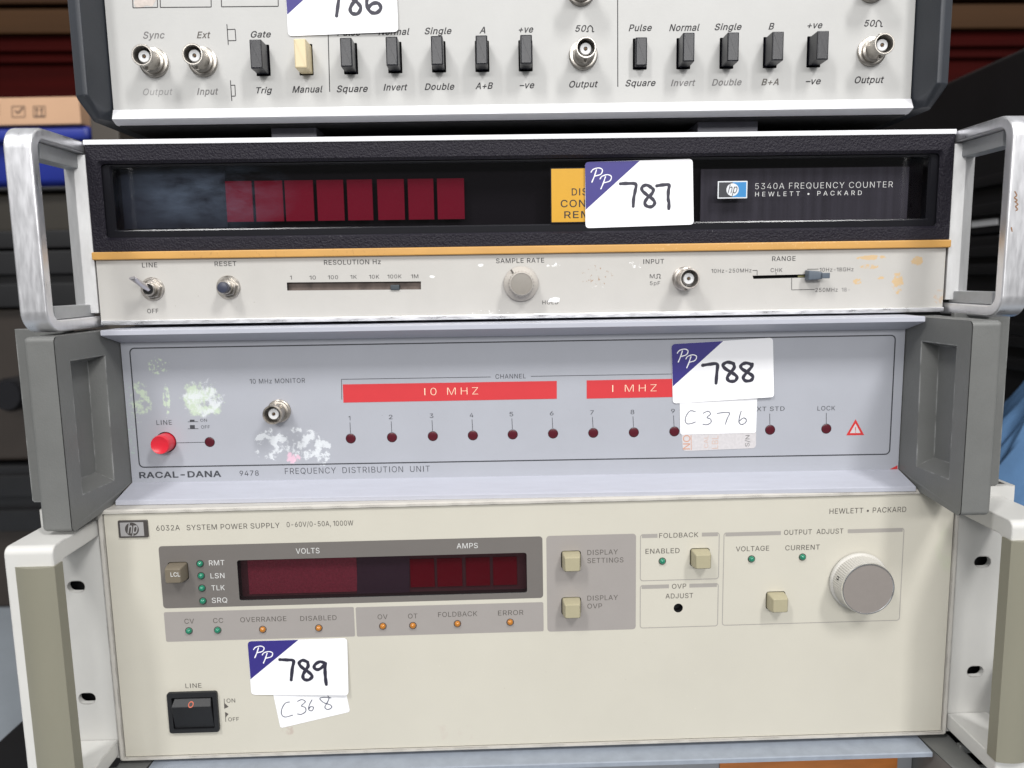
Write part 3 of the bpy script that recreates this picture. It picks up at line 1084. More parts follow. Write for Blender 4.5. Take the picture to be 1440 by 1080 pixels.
    mb.build('paper_scrap', R)
    # loop handles
    for s in (-1, 1):
        xa, xb = s * 213.0, s * 225.2
        yf, t, Ro = -43.6, 5.4, 10.
        z0, z1 = -90.4, -.6
        def path(off):
            P = []
            zt_, zb_, y_ = z1 - off, z0 + off, yf + off
            r = max(Ro - off, 1.5)
            P.append((6., zt_))
            for k in range(9):
                a = rad(90 * k / 8)
                P.append((y_ + r - r * math.sin(a), zt_ - r + r * math.cos(a)))
            for k in range(9):
                a = rad(90 * k / 8)
                P.append((y_ + r - r * math.cos(a), zb_ + r - r * math.sin(a)))
            P.append((6., zb_))
            return P
        po, pi_ = path(0), path(t)
        n = len(po)
        t_ = bmesh.new()
        V = []
        for x in (xa, xb):
            V.append([t_.verts.new((x, y, z)) for y, z in po])
            V.append([t_.verts.new((x, y, z)) for y, z in pi_])
        for i in range(n - 1):
            t_.faces.new((V[0][i], V[0][i + 1], V[1][i + 1], V[1][i]))
            t_.faces.new((V[2][i], V[2][i + 1], V[3][i + 1], V[3][i]))
            t_.faces.new((V[0][i], V[0][i + 1], V[2][i + 1], V[2][i]))
            t_.faces.new((V[1][i], V[1][i + 1], V[3][i + 1], V[3][i]))
        for j in (0, n - 1):
            t_.faces.new((V[0][j], V[1][j], V[3][j], V[2][j]))
        bmesh.ops.recalc_face_normals(t_, faces=t_.faces[:])
        ed = [e for e in t_.edges if len(e.link_faces) == 2 and e.calc_face_angle(0) > 1.2]
        bmesh.ops.bevel(t_, geom=ed, offset=.9, segments=3, profile=.5, affect='EDGES')
        mb = MB()
        mb.add(t_, M_polish)
        # dull inner lining of the grip
        h = mb.build('handle', R, (s * 219, 0, -45))
        mb = MB()
        a, b = sorted((s * 213.1, s * 224.8))
        mb.hull([(s * 213.0, 1.0, z0 + 7), (s * 213.0, 1.0, z1 - 6), (s * 218.6, -.6, z0 + 7), (s * 218.6, -.6, z1 - 6), (s * 226.0, 4.5, z0 + 7), (s * 226.0, 4.5, z1 - 6),
                 (s * 213.0, 14, z0 + 7), (s * 213.0, 14, z1 - 6), (s * 226.0, 14, z0 + 7), (s * 226.0, 14, z1 - 6)], M_post, .4)
        mb.build('handle_post', h, (s * 219, 5, -45))
        for za, zb_ in ((z1 - 5.6, z1 - 12.6), (z0 + 5.6, z0 + 11.4)):
            lo, hi = min(za, zb_), max(za, zb_)
            mb = MB()
            mb.box(*sorted((s * 216.5, s * 224.8)), -31, 4, lo, hi, M_cast, .5)
            mb.build('handle_bracket', h, (s * 219, 0, lo))
    # marks rubbed on the right grip
    mb = MB()
    mbr = mat('brown_scrawl', A(150, 104, 62), .6)
    t = T(3.857, 1310, 180)
    for L in ([(452, 345), (462, 365), (450, 378), (464, 392), (452, 400)], [(455, 400), (468, 415), (456, 425), (466, 440), (458, 448)], [(433, 540), (437, 560)]):
        mb.stroke(I.pts([t(p) for p in L], -43.66), .5, -43.68, mbr)
    mb.build('grip_scrawl', R)
    # sticker
    o, uv = sticker(I, [(822.7, 227.8), (973.9, 223.4), (975.2, 315.8), (823.4, 320.9)], 2.0, label='lot sticker 787', triv=.72)
    t = T(4.5, 700, 190)
    handwriting(I, o, [[(776, 308), (820, 306), (872, 310), (870, 350), (860, 400), (857, 450)],
                       [(968, 328), (940, 316), (914, 328), (914, 350), (940, 375), (980, 405), (993, 430), (975, 452), (945, 450), (930, 430), (945, 400), (975, 370), (984, 345), (965, 328)],
                       [(1006, 321), (1045, 315), (1083, 316), (1080, 350), (1078, 400), (1083, 430), (1082, 464)]], 1.6, 2.0, tr=t)
build_B()

# ---------------------------------------------------------------------- grey rack shells (C and E)
M_grey_cast = mat('grey_cast_grip', A(120, 121, 119), .45, mottle=.10, mscale=45, bump=.16, bscale=1400, edge=A(182, 183, 182))
M_lip = mat('lavender_grey_lip', A(176, 178, 188, 1.05), .45, mottle=.05, mscale=60, stretch=(1, 6, 6), bump=.05)
M_lip_blue = mat('scuffed_blue_grey_lip', A(160, 168, 180), .42, mottle=.14, mscale=120, bump=.06)
def rack_shell(I, lipm, H=72.5, z_top=7.4, z_bot=-79.4):
    R = I.root
    # lips: front bars above and below the recessed panel
    for kind in (1, 2):
        mb = MB()
        if kind == 1:
            prof = [(0, 0), (-1.2, .3), (-17.2, 4.6), (-18, 5.0), (-18, z_top - .4), (-17.4, z_top), (30, z_top), (30, 0)]
        else:
            prof = [(0, -H), (-1, -H - .2), (-17.3, -H - 4.2), (-18, -H - 4.6), (-18, z_bot + .4), (-17.4, z_bot), (30, z_bot), (30, -H)]
        n = len(prof)
        pts = [(-198.2, y, z) for y, z in prof] + [(198.2, y, z) for y, z in prof]
        mb.faces(pts, [(i, (i + 1) % n, n + (i + 1) % n, n + i) for i in range(n)] + [tuple(range(n)), tuple(range(n, 2 * n))], lipm)
        mb.build('upper_lip' if kind == 1 else 'lower_lip', R, smooth=False)
    mb = MB()
    mb.box(-205, 205, 31, 400, z_bot + 1, z_top - 1, M_case, .6)
    mb.build('case', R)
    for s in (-1, 1):
        # grip: block with a pocket on its inner face
        zt, zb = 6.8, -82.6
        yf = -49.
        xo = s * 216.8
        def xi(y):                       # the inner face leans out a little
            return s * (198.3 + (202.6 - 198.3) * min(1, max(0, -y / 49.)))
        mb = MB()
        # outline of the inner face in (y,z): the rear end steps up behind the lips
        outl = [(yf, zb + 1.5), (yf, zt), (2, zt - 1), (2, -72), (-7, -75.), (-17.5, -80.5)]
        outl = [(yf + 1.4, zt), (3, zt), (3, -71.5), (-9, -74.5), (-18.4, -79.2), (yf + 1.4, zb), (yf, zb + 2), (yf, zt - 2)]
        py0, py1, pz0, pz1 = -39.5, -13.2, -67.5, -5.0
        pocket = [(py0, pz1), (py1, pz1), (py1 - 1.5, pz0), (py0, pz0)]
        loops = [[Vector((a, b, 0)) for a, b in outl], [Vector((a, b, 0)) for a, b in pocket]]
        tris = tessellate_polygon(loops)
        flat = [(v.x, v.y) for l in loops for v in l]
        mb.faces([(xi(y), y, z) for y, z in flat], tris, M_grey_cast)
        # pocket walls and floor, sloping
        dp = 7.5
        fl = [(py0 + 7, pz1 - 2), (py1 - 2.2, pz1 - 2), (py1 - 3.4, pz0 + 5), (py0 + 7, pz0 + 5)]
        P = [(xi(y), y, z) for y, z in pocket] + [(xi(y) + s * dp, y, z) for y, z in fl]
        mb.faces(P, [(i, (i + 1) % 4, 4 + (i + 1) % 4, 4 + i) for i in range(4)] + [(4, 5, 6, 7)], M_grey_cast)
        mb.build('grip_liner', R, (s * 202, -25, -38), smooth=False)
        # outer shell of the grip
        mb = MB()
        def X(y, k):
            return xi(y) + s * .02 if k == 0 else xo
        t = bmesh.new()
        ring_in = [(xi(y) + s * .35, y, z) for y, z in ((yf, zt), (3, zt), (3, zb + 11), (-9, zb + 8), (-18.4, zb + 3.4), (yf, zb))]
        n = len(ring_in)
        vi = [t.verts.new(p) for p in ring_in]
        vo = [t.verts.new((xo, p[1], p[2])) for p in ring_in]
        t.faces.new(vo)
        for i in range(n):
            t.faces.new((vi[i], vi[(i + 1) % n], vo[(i + 1) % n], vo[i]))
        bmesh.ops.recalc_face_normals(t, faces=t.faces[:])
        ed = [e for e in t.edges if len(e.link_faces) == 2 and all(abs(v.co.y - yf) < 1e-3 or abs(v.co.x - xo) < 1e-3 for v in e.verts)]
        bmesh.ops.bevel(t, geom=ed, offset=2.4, segments=4, profile=.5, affect='EDGES')
        mb.add(t, M_grey_cast)
        mb.build('grip', R, (s * 210, -25, -38))
        # rack ear with notches
        ears = [(217, 8.2), (217, 2), (226, 2)]
        poly = []
        e1, e0 = 241.2, 214.0
        for zc in (-3.0, -68.0):
            pass
        def arc(zc, up):
            out = []
            for k in range(9):
                a = rad(-90 + 180 * k / 8)
                out.append((232.4 - 4.6 + 0 - 0 + 4.6 * math.cos(a) if False else 229 + 4.2 * math.cos(a), zc + 4.2 * math.sin(a)))
            return out
        outline = [(e1, 8.6), (e1, -76.8), (e1 - 1, -77.8), (e0, -77.8)]
        low = [(e0, -74.2)] + [(x, z) for x, z in arc(-70, 0)] + [(e0, -65.8)]
        up = [(e0, -4.2)] + [(x, z) for x, z in arc(0, 0)] + [(e0, 4.2)]
        outline += low + up + [(e0, 8.6)]
        outline = [(s * x, z) for x, z in outline]
        mb = MB()
        mb.prism(outline, -12.2, -15.0, M_grey_cast, .3, 1)
        mb.build('rack_ear', R, (s * 228, -14, -35))

def build_C():
    I, R = IC, IC.root
    rack_shell(I, M_lip)
    grn, wh = A(206, 222, 196, .95), A(226, 230, 234, .95)
    pk = A(238, 196, 214, .95)
    def stn(x, y, rx, ry, c, ns, th, so=.05):
        return (I.on(x, y), (rx / 2.75, ry / 2.75), c, ns, th, so)
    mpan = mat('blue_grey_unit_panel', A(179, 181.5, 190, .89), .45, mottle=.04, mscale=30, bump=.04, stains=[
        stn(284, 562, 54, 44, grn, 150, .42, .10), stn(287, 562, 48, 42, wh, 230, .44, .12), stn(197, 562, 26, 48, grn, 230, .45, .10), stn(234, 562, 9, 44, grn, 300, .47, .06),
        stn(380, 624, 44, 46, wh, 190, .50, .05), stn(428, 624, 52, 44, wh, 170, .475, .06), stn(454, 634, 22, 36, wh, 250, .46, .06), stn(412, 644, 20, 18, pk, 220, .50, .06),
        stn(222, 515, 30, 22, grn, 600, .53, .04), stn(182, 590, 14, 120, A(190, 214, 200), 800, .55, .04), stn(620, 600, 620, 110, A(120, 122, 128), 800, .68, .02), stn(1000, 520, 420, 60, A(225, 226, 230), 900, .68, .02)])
    hole = circ(*I.on(233.3, 621.8), 5.4, 28)
    mb = MB()
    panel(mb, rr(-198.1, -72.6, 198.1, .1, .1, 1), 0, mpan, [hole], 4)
    mb.fill(hole, 4, M_dark)
    mb.build('front_panel', R)
    # connector
    bnc(I, 393.0, 577.6, 12.4, 4.85, 5.9, mat('aged_nickel', (.46, .42, .37), .4, 1, mottle=.35, mscale=220, rvar=.15), lug=45)
    # red button
    cx, cz = I.on(233.3, 621.8)
    mred = mat('red_button_plastic', (.70, .025, .045), .28, mottle=.04, mscale=200)
    mb = MB()
    mb.lathe(cx, cz, [(4.9, 4), (4.9, -5.0), (4.75, -6.8), (4.45, -7.4), (3.6, -7.0), (0, -6.2)], mred, 36)
    mb.build('power_button', R, (cx, 0, cz))
    # lamps
    mled = mat('dark_red_lamp_lens', (.085, .008, .016), .25, coat=.4)
    for x, y in [(295, 621.6), (493.3, 616.7), (551.3, 615), (608.7, 613.3), (665, 612.3), (721, 611), (777.7, 609.7), (834.3, 608.7), (891.3, 608), (948.3, 606.7), (1082.9, 604.4), (1162, 602.9)]:
        cx, cz = I.on(x, y)
        mb = MB()
        mb.lathe(cx, cz, [(2.4, .2), (2.4, -.10), (2.2, -.2), (1.2, -.3), (0, -.34)], mled, 26)
        mb.lathe(cx, cz, [(2.62, -.04), (2.42, -.09), (2.4, .2)], M_dark, 26)
        mb.build('indicator_lamp', R, (cx, 0, cz))
    # red channel strips
    mstrip = mat('red_label_tape', A(226, 62, 68), .4, mottle=.03, mscale=100)
    mcrm = mat('embossed_cream', A(250, 226, 196, .95), .5)
    for quad, body, tx in (([(482.0, 540.6), (783, 535.7), (783, 560.8), (483.0, 566.2)], 'I0 MHZ', (596.7, 672.3, 555.3, 545.0)),
                           ([(825, 535.0), (985, 532), (985, 557.6), (825, 560.6)], 'I MHZ', (861, 923.3, 550.8, 540.8))):
        q = I.pts(quad, -.1)
        mb = MB()
        mb.prism(q, .02, -.12, mstrip)
        I.text(mb, body, *tx, mcrm, ly=-.18, bold=-.012, space=1.3)
        mb.build('channel_strip', R, (q[0][0], 0, q[0][1]))
    # lettering
    mb = MB()
    md = mat('slate_print', A(70, 72, 78), .6)
    for body, xl, xr, yb, yt in (
            ('10 MHz MONITOR', 351, 428.9, 538.9, 532.4), ('LINE', 220, 241.6, 597.4, 590.8), ('ON', 281.6, 291, 593, 589), ('OFF', 282.7, 295, 602.6, 598.2),
            ('9478', 337, 363.8, 669, 661.8), ('CHANNEL', 696.7, 739.3, 532.3, 526), ('EXT STD', 1058, 1103.3, 577.9, 571.9), ('LOCK', 1149.6, 1174.4, 577.1, 571)):
        I.text(mb, body, xl, xr, yb, yt, md, space=1.08)
    I.text(mb, 'FREQUENCY  DISTRIBUTION  UNIT', 400.5, 604.5, 665.0, 656.6, md, bold=-.006, space=1.08)
    I.text(mb, 'RACAL-DANA', 195.6, 311, 671.3, 663.2, md, bold=.022, space=1.06)
    def ln(*P, w=.28, m=md):
        for p, q in zip(P, P[1:]):
            mb.line(I.on(*p, -.07), I.on(*q, -.07), w, -.07, m)
    for k in range(9):
        x, y = [(493.3, 616.7), (551.3, 615), (608.7, 613.3), (665, 612.3), (721, 611), (777.7, 609.7), (834.3, 608.7), (891.3, 608), (948.3, 606.7)][k]
        w = 1.3 if k == 0 else 2.6
        yb = y - 25.6
        I.text(mb, str(k + 1), x - 1.9 - w, x - 1.9 + w, yb, yb - 6, md)
        ln((x - 1.2, y - 22.5), (x - .4, y - 7.5))
    ln((1082.4, 581.8), (1082.7, 598)); ln((1162, 580.5), (1162, 596.5)); ln((248.4, 622.8), (289, 621.8))
    ln((480.6, 562), (480.2, 533.4), (690, 530.1)); ln((746.7, 529.2), (1000, 525.0))
    ln((264, 593.2), (278.5, 592.9)); ln((264, 603.1), (279, 602.8))
    for a in ((267, 590.2, 273.5, 592.8), (267.2, 597.8, 274, 602.7)):
        l, b, r_, t_ = I.rect(*a, -.07)
        mb.fill(rr(l, b, r_, t_, .05, 1), -.08, md)
    # rounded outline
    q = I.pts([(181.5, 491.0), (1259, 468.6), (1253, 637.5), (195.5, 660)], -.06)
    xs0, xs1 = (q[0][0] + q[3][0]) / 2, (q[1][0] + q[2][0]) / 2
    zt, zb = (q[0][1] + q[1][1]) / 2, (q[2][1] + q[3][1]) / 2
    mb.ringflat(rr(xs0, zb, xs1, zt, 2.6), rr(xs0 + .62, zb + .62, xs1 - .62, zt - .62, 2.0), -.06, mat('outline_print', A(64, 66, 72), .6))
    # warning triangle
    mtri = mat('red_print', A(222, 52, 52), .5)
    tri = I.pts([(1203.2, 589.5), (1190, 612.2), (1215.3, 611.8)], -.07)
    c = Vector((sum(p[0] for p in tri) / 3, sum(p[1] for p in tri) / 3))
    inn = [tuple(c + (Vector(p) - c) * .60) for p in tri]
    mb.ringflat(tri, inn, -.07, mtri)
    mb.fill(inn, -.05, mat('triangle_white', A(222, 218, 220), .5))
    ln((1203, 600.5), (1203, 605.8), w=.4, m=mtri); ln((1203, 607), (1203, 608.2), w=.4, m=mtri)
    mb.fill(I.pts([(1251.3, 660.0), (1262.2, 654.2), (1261.8, 659.6)], -.1), -.1, mtri)
    mb.build('lettering', R)
    # stickers: old label underneath, pen label, lot sticker
    mold = mat('old_calibration_paper', A(226, 222, 224), .6, mottle=.12, mscale=700)
    o, uv = sticker(I, [(957, 590), (1063.5, 586), (1063, 630.2), (960.2, 634.4)], -.16, 'old_label', 2.0, 'worn orange printed label under two white stickers', False, m=mold)
    mor = mat('faded_orange_print', A(222, 162, 134), .6)
    mb = MB()
    # letters read upwards: x of the glyph runs up the label, its height to the left
    def vert2(body, xl, xr, y_top, y_bot, m):
        vs, fs = text_geo(body)
        l, b, r_, t_ = I.rect(xl, y_top, xr, y_bot, -.2)
        a, bb = min(v[0] for v in vs), max(v[0] for v in vs)
        mb.faces([(r_ - (r_ - l) * v[1] / CAP, -.2, b + (t_ - b) * (v[0] - a) / (bb - a)) for v in vs], fs, m)
    vert2('NO', 960.5, 970.5, 612, 632, mor)
    mfa = mat('very_faded_orange', A(224, 196, 184), .6)
    vert2('CAL', 990, 996, 612.5, 630, mfa); vert2('LBL', 1001, 1010, 612.5, 631, mfa); vert2('S/N', 1048, 1054, 612, 628, M_grey_txt)
    mb.line(I.on(971.8, 612, -.2), I.on(972.2, 633, -.2), .3, -.2, mor)
    mb.build('label_print', o, o['_off'])
    o, uv = sticker(I, [(955.7, 560), (1065, 556), (1063.2, 608.6), (956.7, 611.2)], -.34, 'pen_label', 1.2, 'white label with pen writing C376', False)
    t = T(4.5, 900, 460)
    handwriting(I, o, [[(350, 535), (318, 530), (294, 558), (286, 592), (300, 612), (330, 608), (350, 600)],
                       [(400, 545), (430, 532), (446, 550), (424, 571), (446, 582), (449, 602), (425, 617), (398, 614)],
                       [(488, 546), (525, 541), (566, 543), (552, 578), (540, 614)], [(640, 532), (630, 566), (626, 600), (641, 616), (665, 606), (673, 586), (655, 574), (630, 592)]], .42, -.34, M_pen, t)
    o, uv = sticker(I, [(944.4, 484), (1086.8, 474.8), (1088, 558.0), (946.2, 567.6)], -.52, label='lot sticker 788')
    handwriting(I, o, [[(396, 242), (440, 235), (488, 235), (486, 290), (481, 354)],
                       [(592, 230), (552, 222), (525, 240), (541, 264), (585, 290), (613, 315), (600, 340), (566, 341), (552, 320), (570, 290), (596, 256), (590, 230)],
                       [(706, 236), (670, 227), (640, 241), (643, 262), (680, 286), (713, 310), (704, 335), (670, 340), (653, 320), (672, 290), (702, 256), (710, 234)]], 1.65, -.52, tr=t)
build_C()

# ---------------------------------------------------------------------- D : power supply
def build_D():
    I, R = ID, ID.root
    x0, x1, z0, z1 = -210.0, 210.2, -127.0, .2
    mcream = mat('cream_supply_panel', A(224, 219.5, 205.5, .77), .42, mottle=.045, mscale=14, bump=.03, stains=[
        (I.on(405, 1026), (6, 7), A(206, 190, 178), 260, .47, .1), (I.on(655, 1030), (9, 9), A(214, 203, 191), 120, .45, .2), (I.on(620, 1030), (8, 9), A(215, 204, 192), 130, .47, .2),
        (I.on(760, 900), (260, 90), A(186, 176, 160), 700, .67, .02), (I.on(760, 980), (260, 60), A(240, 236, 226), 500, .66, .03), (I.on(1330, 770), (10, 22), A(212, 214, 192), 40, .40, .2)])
    mframe = mat('pale_frame_enamel', A(216, 212, 204), .4, mottle=.06, mscale=60, edge=A(150, 146, 140))
    # buttons and holes
    sq = 4.95
    bt = [(803.0, 787.0), (803.3, 852), (984, 783.3), (1090.6, 844)]
    lcl = (250.8, 803)
    bc = [I.on(*p) for p in bt] + [I.on(*lcl)]
    holes = [rr(c[0] - 5.0, c[1] - 4.7, c[0] + 5.0, c[1] + 4.7, 1.5, 4) for c in bc]
    wx0, wz0, wx1, wz1 = I.rect(334.5, 782.5, 741, 839.0)
    win = rr(wx0, wz0, wx1, wz1, 1.2, 4)
    ovp = circ(*I.on(953.8, 855), 2.35, 24)
    l, b, r_, t_ = I.rect(239, 972, 307.5, 1028)
    sw = rr(l + .8, b + .8, r_ - .8, t_ - .8, .6, 4)
    mb = MB()
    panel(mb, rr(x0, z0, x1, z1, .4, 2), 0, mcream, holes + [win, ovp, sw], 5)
    for h in holes + [ovp]:
        mb.fill(h, 5, M_dark)
    mb.build('front_panel', R)
    # printed zones with openings
    mdz = mat('dark_taupe_print', A(122, 117, 113), .45, mottle=.03, mscale=60)
    mlz = mat('light_taupe_print', A(172, 166, 162), .45, mottle=.03, mscale=60)
    def zone(mb, TL, TR, BR, BL, m, holes=(), r=1.6, rl=None):
        q = I.pts([TL, TR, BR, BL], -.05)
        l_, r2 = (q[0][0] + q[3][0]) / 2, (q[1][0] + q[2][0]) / 2
        t2, b2 = (q[0][1] + q[1][1]) / 2, (q[2][1] + q[3][1]) / 2
        mb.fill(rr(l_, b2, r2, t2, r, 4), -.05, m, holes)
        return l_, b2, r2, t2
    mb = MB()
    zone(mb, (223.8, 769), (763.3, 753.3), (763.3, 841), (228.8, 855.5), mdz, [holes[4], win])
    zone(mb, (230.6, 860.4), (498.5, 854), (498.5, 895), (233.3, 902.7), mlz, r=.8)
    zone(mb, (500.9, 854), (764.2, 846.7), (764.4, 888), (500.9, 895), mlz, r=.8)
    zone(mb, (768.4, 753.6), (894.2, 750.6), (894.2, 885), (769.6, 888.2), mlz, holes[0:2])
    # outlined boxes with broken heavy tops
    mol = mat('box_outline_print', A(176, 171, 165), .5)
    def boxed(TL, TR, BR, BL, bars):
        q = I.pts([TL, TR, BR, BL], -.05)
        l_, r2 = (q[0][0] + q[3][0]) / 2, (q[1][0] + q[2][0]) / 2
        t2, b2 = (q[0][1] + q[1][1]) / 2, (q[2][1] + q[3][1]) / 2
        # three thin sides
        o_, i_ = rr(l_, b2, r2, t2, 1.5, 5), rr(l_ + .4, b2 + .4, r2 - .4, t2 - .4, 1.2, 5)
        n = len(o_)
        P = [(x, -.05, z) for x, z in o_] + [(x, -.05, z) for x, z in i_]
        fs = [(i, (i + 1) % n, n + (i + 1) % n, n + i) for i in range(n)]
        keep = [f for f in fs if not (o_[f[0]][1] > t2 - .1 and o_[f[1]][1] > t2 - .1)]
        mb.faces(P, keep, mol)
        for (a, c) in bars:
            xa, xc = I.on(a, TL[1])[0], I.on(c, TL[1])[0]
            if xa < l_ + 3:
                xa = l_ + .9
            if xc > r2 - 3:
                xc = r2 - .9
            mb.fill([(xa, t2 - 2.0), (xc, t2 - 2.0), (xc, t2), (xa, t2)], -.06, mol)
    boxed((900, 751), (1011.8, 748.7), (1011.2, 814.4), (900, 817.3), [(900, 924.5), (987, 1011.8)])
    boxed((900, 822.7), (1010.7, 820), (1009.6, 880), (899.6, 884.4), [(900, 940.7), (969.5, 1010.7)])
    boxed((1017.8, 749.6), (1272.2, 741.6), (1265, 872.2), (1015, 880.4), [(1017.8, 1098), (1192, 1272)])
    br = M_brown_txt
    for body, xl, xr, yb, yt in (
            ('6032A', 219.6, 252.7, 746, 738.6), ('SYSTEM POWER SUPPLY', 262.2, 393.3, 743.9, 736.6), ('0-60V/0-50A, 1000W', 403, 496.8, 740.0, 733.0),
            ('CV', 259.3, 272.9, 877, 870.2), ('CC', 299.6, 313.8, 876, 869.2), ('OVERRANGE', 337.8, 402.7, 874.2, 867.4), ('DISABLED', 422.2, 473.3, 872.5, 865.8),
            ('OV', 531, 545, 870.7, 864), ('OT', 573.8, 587, 869.6, 863), ('FOLDBACK', 616, 671, 867, 860.2), ('ERROR', 700.4, 736, 865, 858.2),
            ('DISPLAY', 826, 868.9, 780, 773), ('SETTINGS', 826, 876.7, 791.3, 784.4), ('DISPLAY', 826, 868.9, 844, 837.2), ('OVP', 826, 846.7, 855.5, 848.8),
            ('FOLDBACK', 927, 982, 755.8, 749.2), ('ENABLED', 907.8, 955.6, 778.2, 771.3), ('OVP', 945, 965, 827.6, 821), ('ADJUST', 936, 974.7, 841.2, 834.4),
            ('OUTPUT  ADJUST', 1102.7, 1186, 751.2, 744.2), ('VOLTAGE', 1034.9, 1081.6, 774.8, 768), ('CURRENT', 1104.4, 1152.9, 773.3, 766.4),
            ('HEWLETT • PACKARD', 1166.7, 1274.4, 721.2, 713.9), ('LINE', 260.7, 283.3, 967.3, 961), ('ON', 318.6, 330.6, 988, 982.4), ('OFF', 320.8, 336, 1014, 1008.8)):
        I.text(mb, body, xl, xr, yb, yt, br, space=1.06, ly=-.1)
    for body, xl, xr, yb, yt in (('RMT', 293.8, 315.6, 795, 787.8), ('LSN', 296, 315.6, 813.1, 806), ('TLK', 297.3, 316, 830, 823), ('SRQ', 297.8, 319.6, 847.6, 840.4),
                                 ('VOLTS', 416, 449.3, 778.3, 770.8), ('AMPS', 642.2, 671.9, 771, 763.8)):
        I.text(mb, body, xl, xr, yb, yt, M_white_txt, space=1.04, ly=-.1)
    # on / off flags
    mb.line(I.on(315.3, 982.5, -.1), I.on(315.8, 996.5, -.1), .28, -.1, br)
    mb.fill(I.pts([(315.6, 988.5), (321.5, 994), (315.8, 996.5)], -.1), -.1, br)
    mb.line(I.on(316.9, 1001.5, -.1), I.on(317.4, 1015, -.1), .28, -.1, br)
    mb.fill(I.pts([(317, 1001.5), (321.5, 1004), (317.2, 1009)], -.1), -.1, br)
    mb.build('lettering', R)
    # frame round the panel
    mb = MB()
    o1, i1 = rr(-213.1, -129.4, 213.1, 2.6, 1.4, 5), rr(x0 - .5, z0 - .5, x1 + .5, z1 + .5, .6, 5)
    o0 = rr(-212.3, -128.6, 212.3, 1.8, 1.2, 5)
    mb.ringflat(o1, o0, 0, mframe, -1.0)
    mb.ringflat(o0, i1, -1.0, mframe)
    mb.wall(i1, -1.0, 4, mframe)
    mb.wall(o1, 0, 18, mframe)
    mb.fill(o1, 5.5, M_dark)
    mb.build('frame', R)
    mb = MB()
    mb.box(-212, 212, 18.2, 440, -128.4, 1.6, mat('beige_case_steel', A(150, 146, 138), .5), .6)
    mb.build('case', R)
    # display
    mb = MB()
    mb.fill(win, 5, mat('display_dark', (.030, .012, .016), .6))
    l, b, r_, t_ = I.rect(349, 786, 502, 834, 4.4)
    mb.fill([(l, b), (r_, b), (r_, t_), (l, t_)], 4.6, mat('unlit_red_zone', (.115, .018, .036), .6, mottle=.35, mscale=900))
    mb.fill([I.on(502, 836, 4.4), I.on(576, 834, 4.4), I.on(576, 779, 4.4), I.on(502, 782, 4.4)], 4.5, mat('blue_black_gap', (.012, .010, .022), .6))
    mb.build('display_backing', R)
    mc = mat('unlit_digit_red', (.080, .002, .009), .7, spec=.08, mottle=.1, mscale=100)
    for a, c in ((576.8, 611), (614.8, 650), (655.2, 689), (693.4, 727)):
        xm = (a + c) / 2
        l, b, r_, t_ = I.rect(a, 786.5 - (xm - 576) * .025, c, 826 - (xm - 576) * .025, 4.3)
        mb = MB()
        mb.box(l, r_, 4.2, 4.8, b, t_, mc, .1)
        mb.build('digit_cell', R, ((l + r_) / 2, 4, (b + t_) / 2))
    mb = MB()
    iw = rr(wx0 + .15, wz0 + .15, wx1 - .15, wz1 - .15, 1.1, 4)
    mb.fill(iw, .9, pane_mat('dark_red_pane', (.85, .64, .67), .06))
    mb.build('display_pane', R)
    # push buttons
    mbt = mat('olive_beige_button', A(186, 178, 148), .42, mottle=.03, mscale=200)
    mlc = mat('taupe_button', A(128, 118, 102), .42, mottle=.04, mscale=200)
    for k, c in enumerate(bc):
        m_ = mlc if k == 4 else mbt
        mb = MB()
        t = bmesh.new()
        rows = []
        for hw, y, r in ((4.55, 4.8, .9), (4.5, -2.6, .9), (3.95, -6.2, .7), (3.4, -6.8, .6)):
            rows.append([t.verts.new((x, y, z)) for x, z in rr(c[0] - hw, c[1] - hw * .95, c[0] + hw, c[1] + hw * .95, r, 3)])
        n = len(rows[0])
        for a, b_ in zip(rows, rows[1:]):
            for i in range(n):
                t.faces.new((a[i], a[(i + 1) % n], b_[(i + 1) % n], b_[i]))
        t.faces.new(rows[-1])
        mb.add(t, m_)
        if k == 4:
            I.text(mb, 'LCL', 239.8, 253.3, 810.8, 805, M_white_txt, ly=-6.95, bold=.008)
        o = mb.build('push_button', R, (c[0], 0, c[1]))
        if k == 4:
            o['label'] = 'darker taupe button marked LCL'
    # small lamps
    mg = mat('green_lamp_lens', (.012, .20, .115), .2, coat=.5)
    ma = mat('amber_lamp_lens', (.46, .17, .015), .22, coat=.5)
    for x, y, m_ in ((281.5, 792.6, mg), (283, 809.6, mg), (284.2, 827, mg), (285.5, 845, mg), (265.8, 887, mg), (306.2, 886, mg), (369.6, 885, ma), (448.4, 883, ma), (538.4, 880.4, ma),
                     (580.7, 879.6, ma), (643.3, 877, ma), (717.4, 874.8, ma), (931.3, 789, mg), (1056.7, 786, mg), (1128.4, 783.3, mg)):
        cx, cz = I.on(x, y)
        mb = MB()
        mb.lathe(cx, cz, [(1.9, -.06), (1.6, -.09), (1.55, .1)], M_dark, 20)
        mb.lathe(cx, cz, [(1.5, .1), (1.5, -.08), (1.42, -.7), (1.1, -1.25), (.55, -1.55), (0, -1.62)], m_, 20)
        mb.build('indicator_lamp', R, (cx, 0, cz))
    # big knob
    cx, cz = I.on(1206.5, 816.5)
    mk = mat('pale_ribbed_knob', A(214, 211, 204), .42, mottle=.03, mscale=200)
    mb = MB()
    mb.lathe(cx, cz, [(14.9, -.6), (14.9, -1.4), (14.5, -1.9), (13.6, -2.2), (13.2, -9.4), (13.1, -9.8), (13.1, -10.4)], mk, 288, 72, .26, (-9.5, -2.15))
    k = mb.build('adjust_knob', R, (cx, 0, cz), angle=50)
    mb = MB()
    mb.lathe(cx, cz, [(13.2, -10.0), (13.2, -10.7), (12.9, -11.2), (12.5, -11.2), (12.3, -10.9)], mat('knob_rim_metal', (.80, .80, .80), .25, 1), 72)
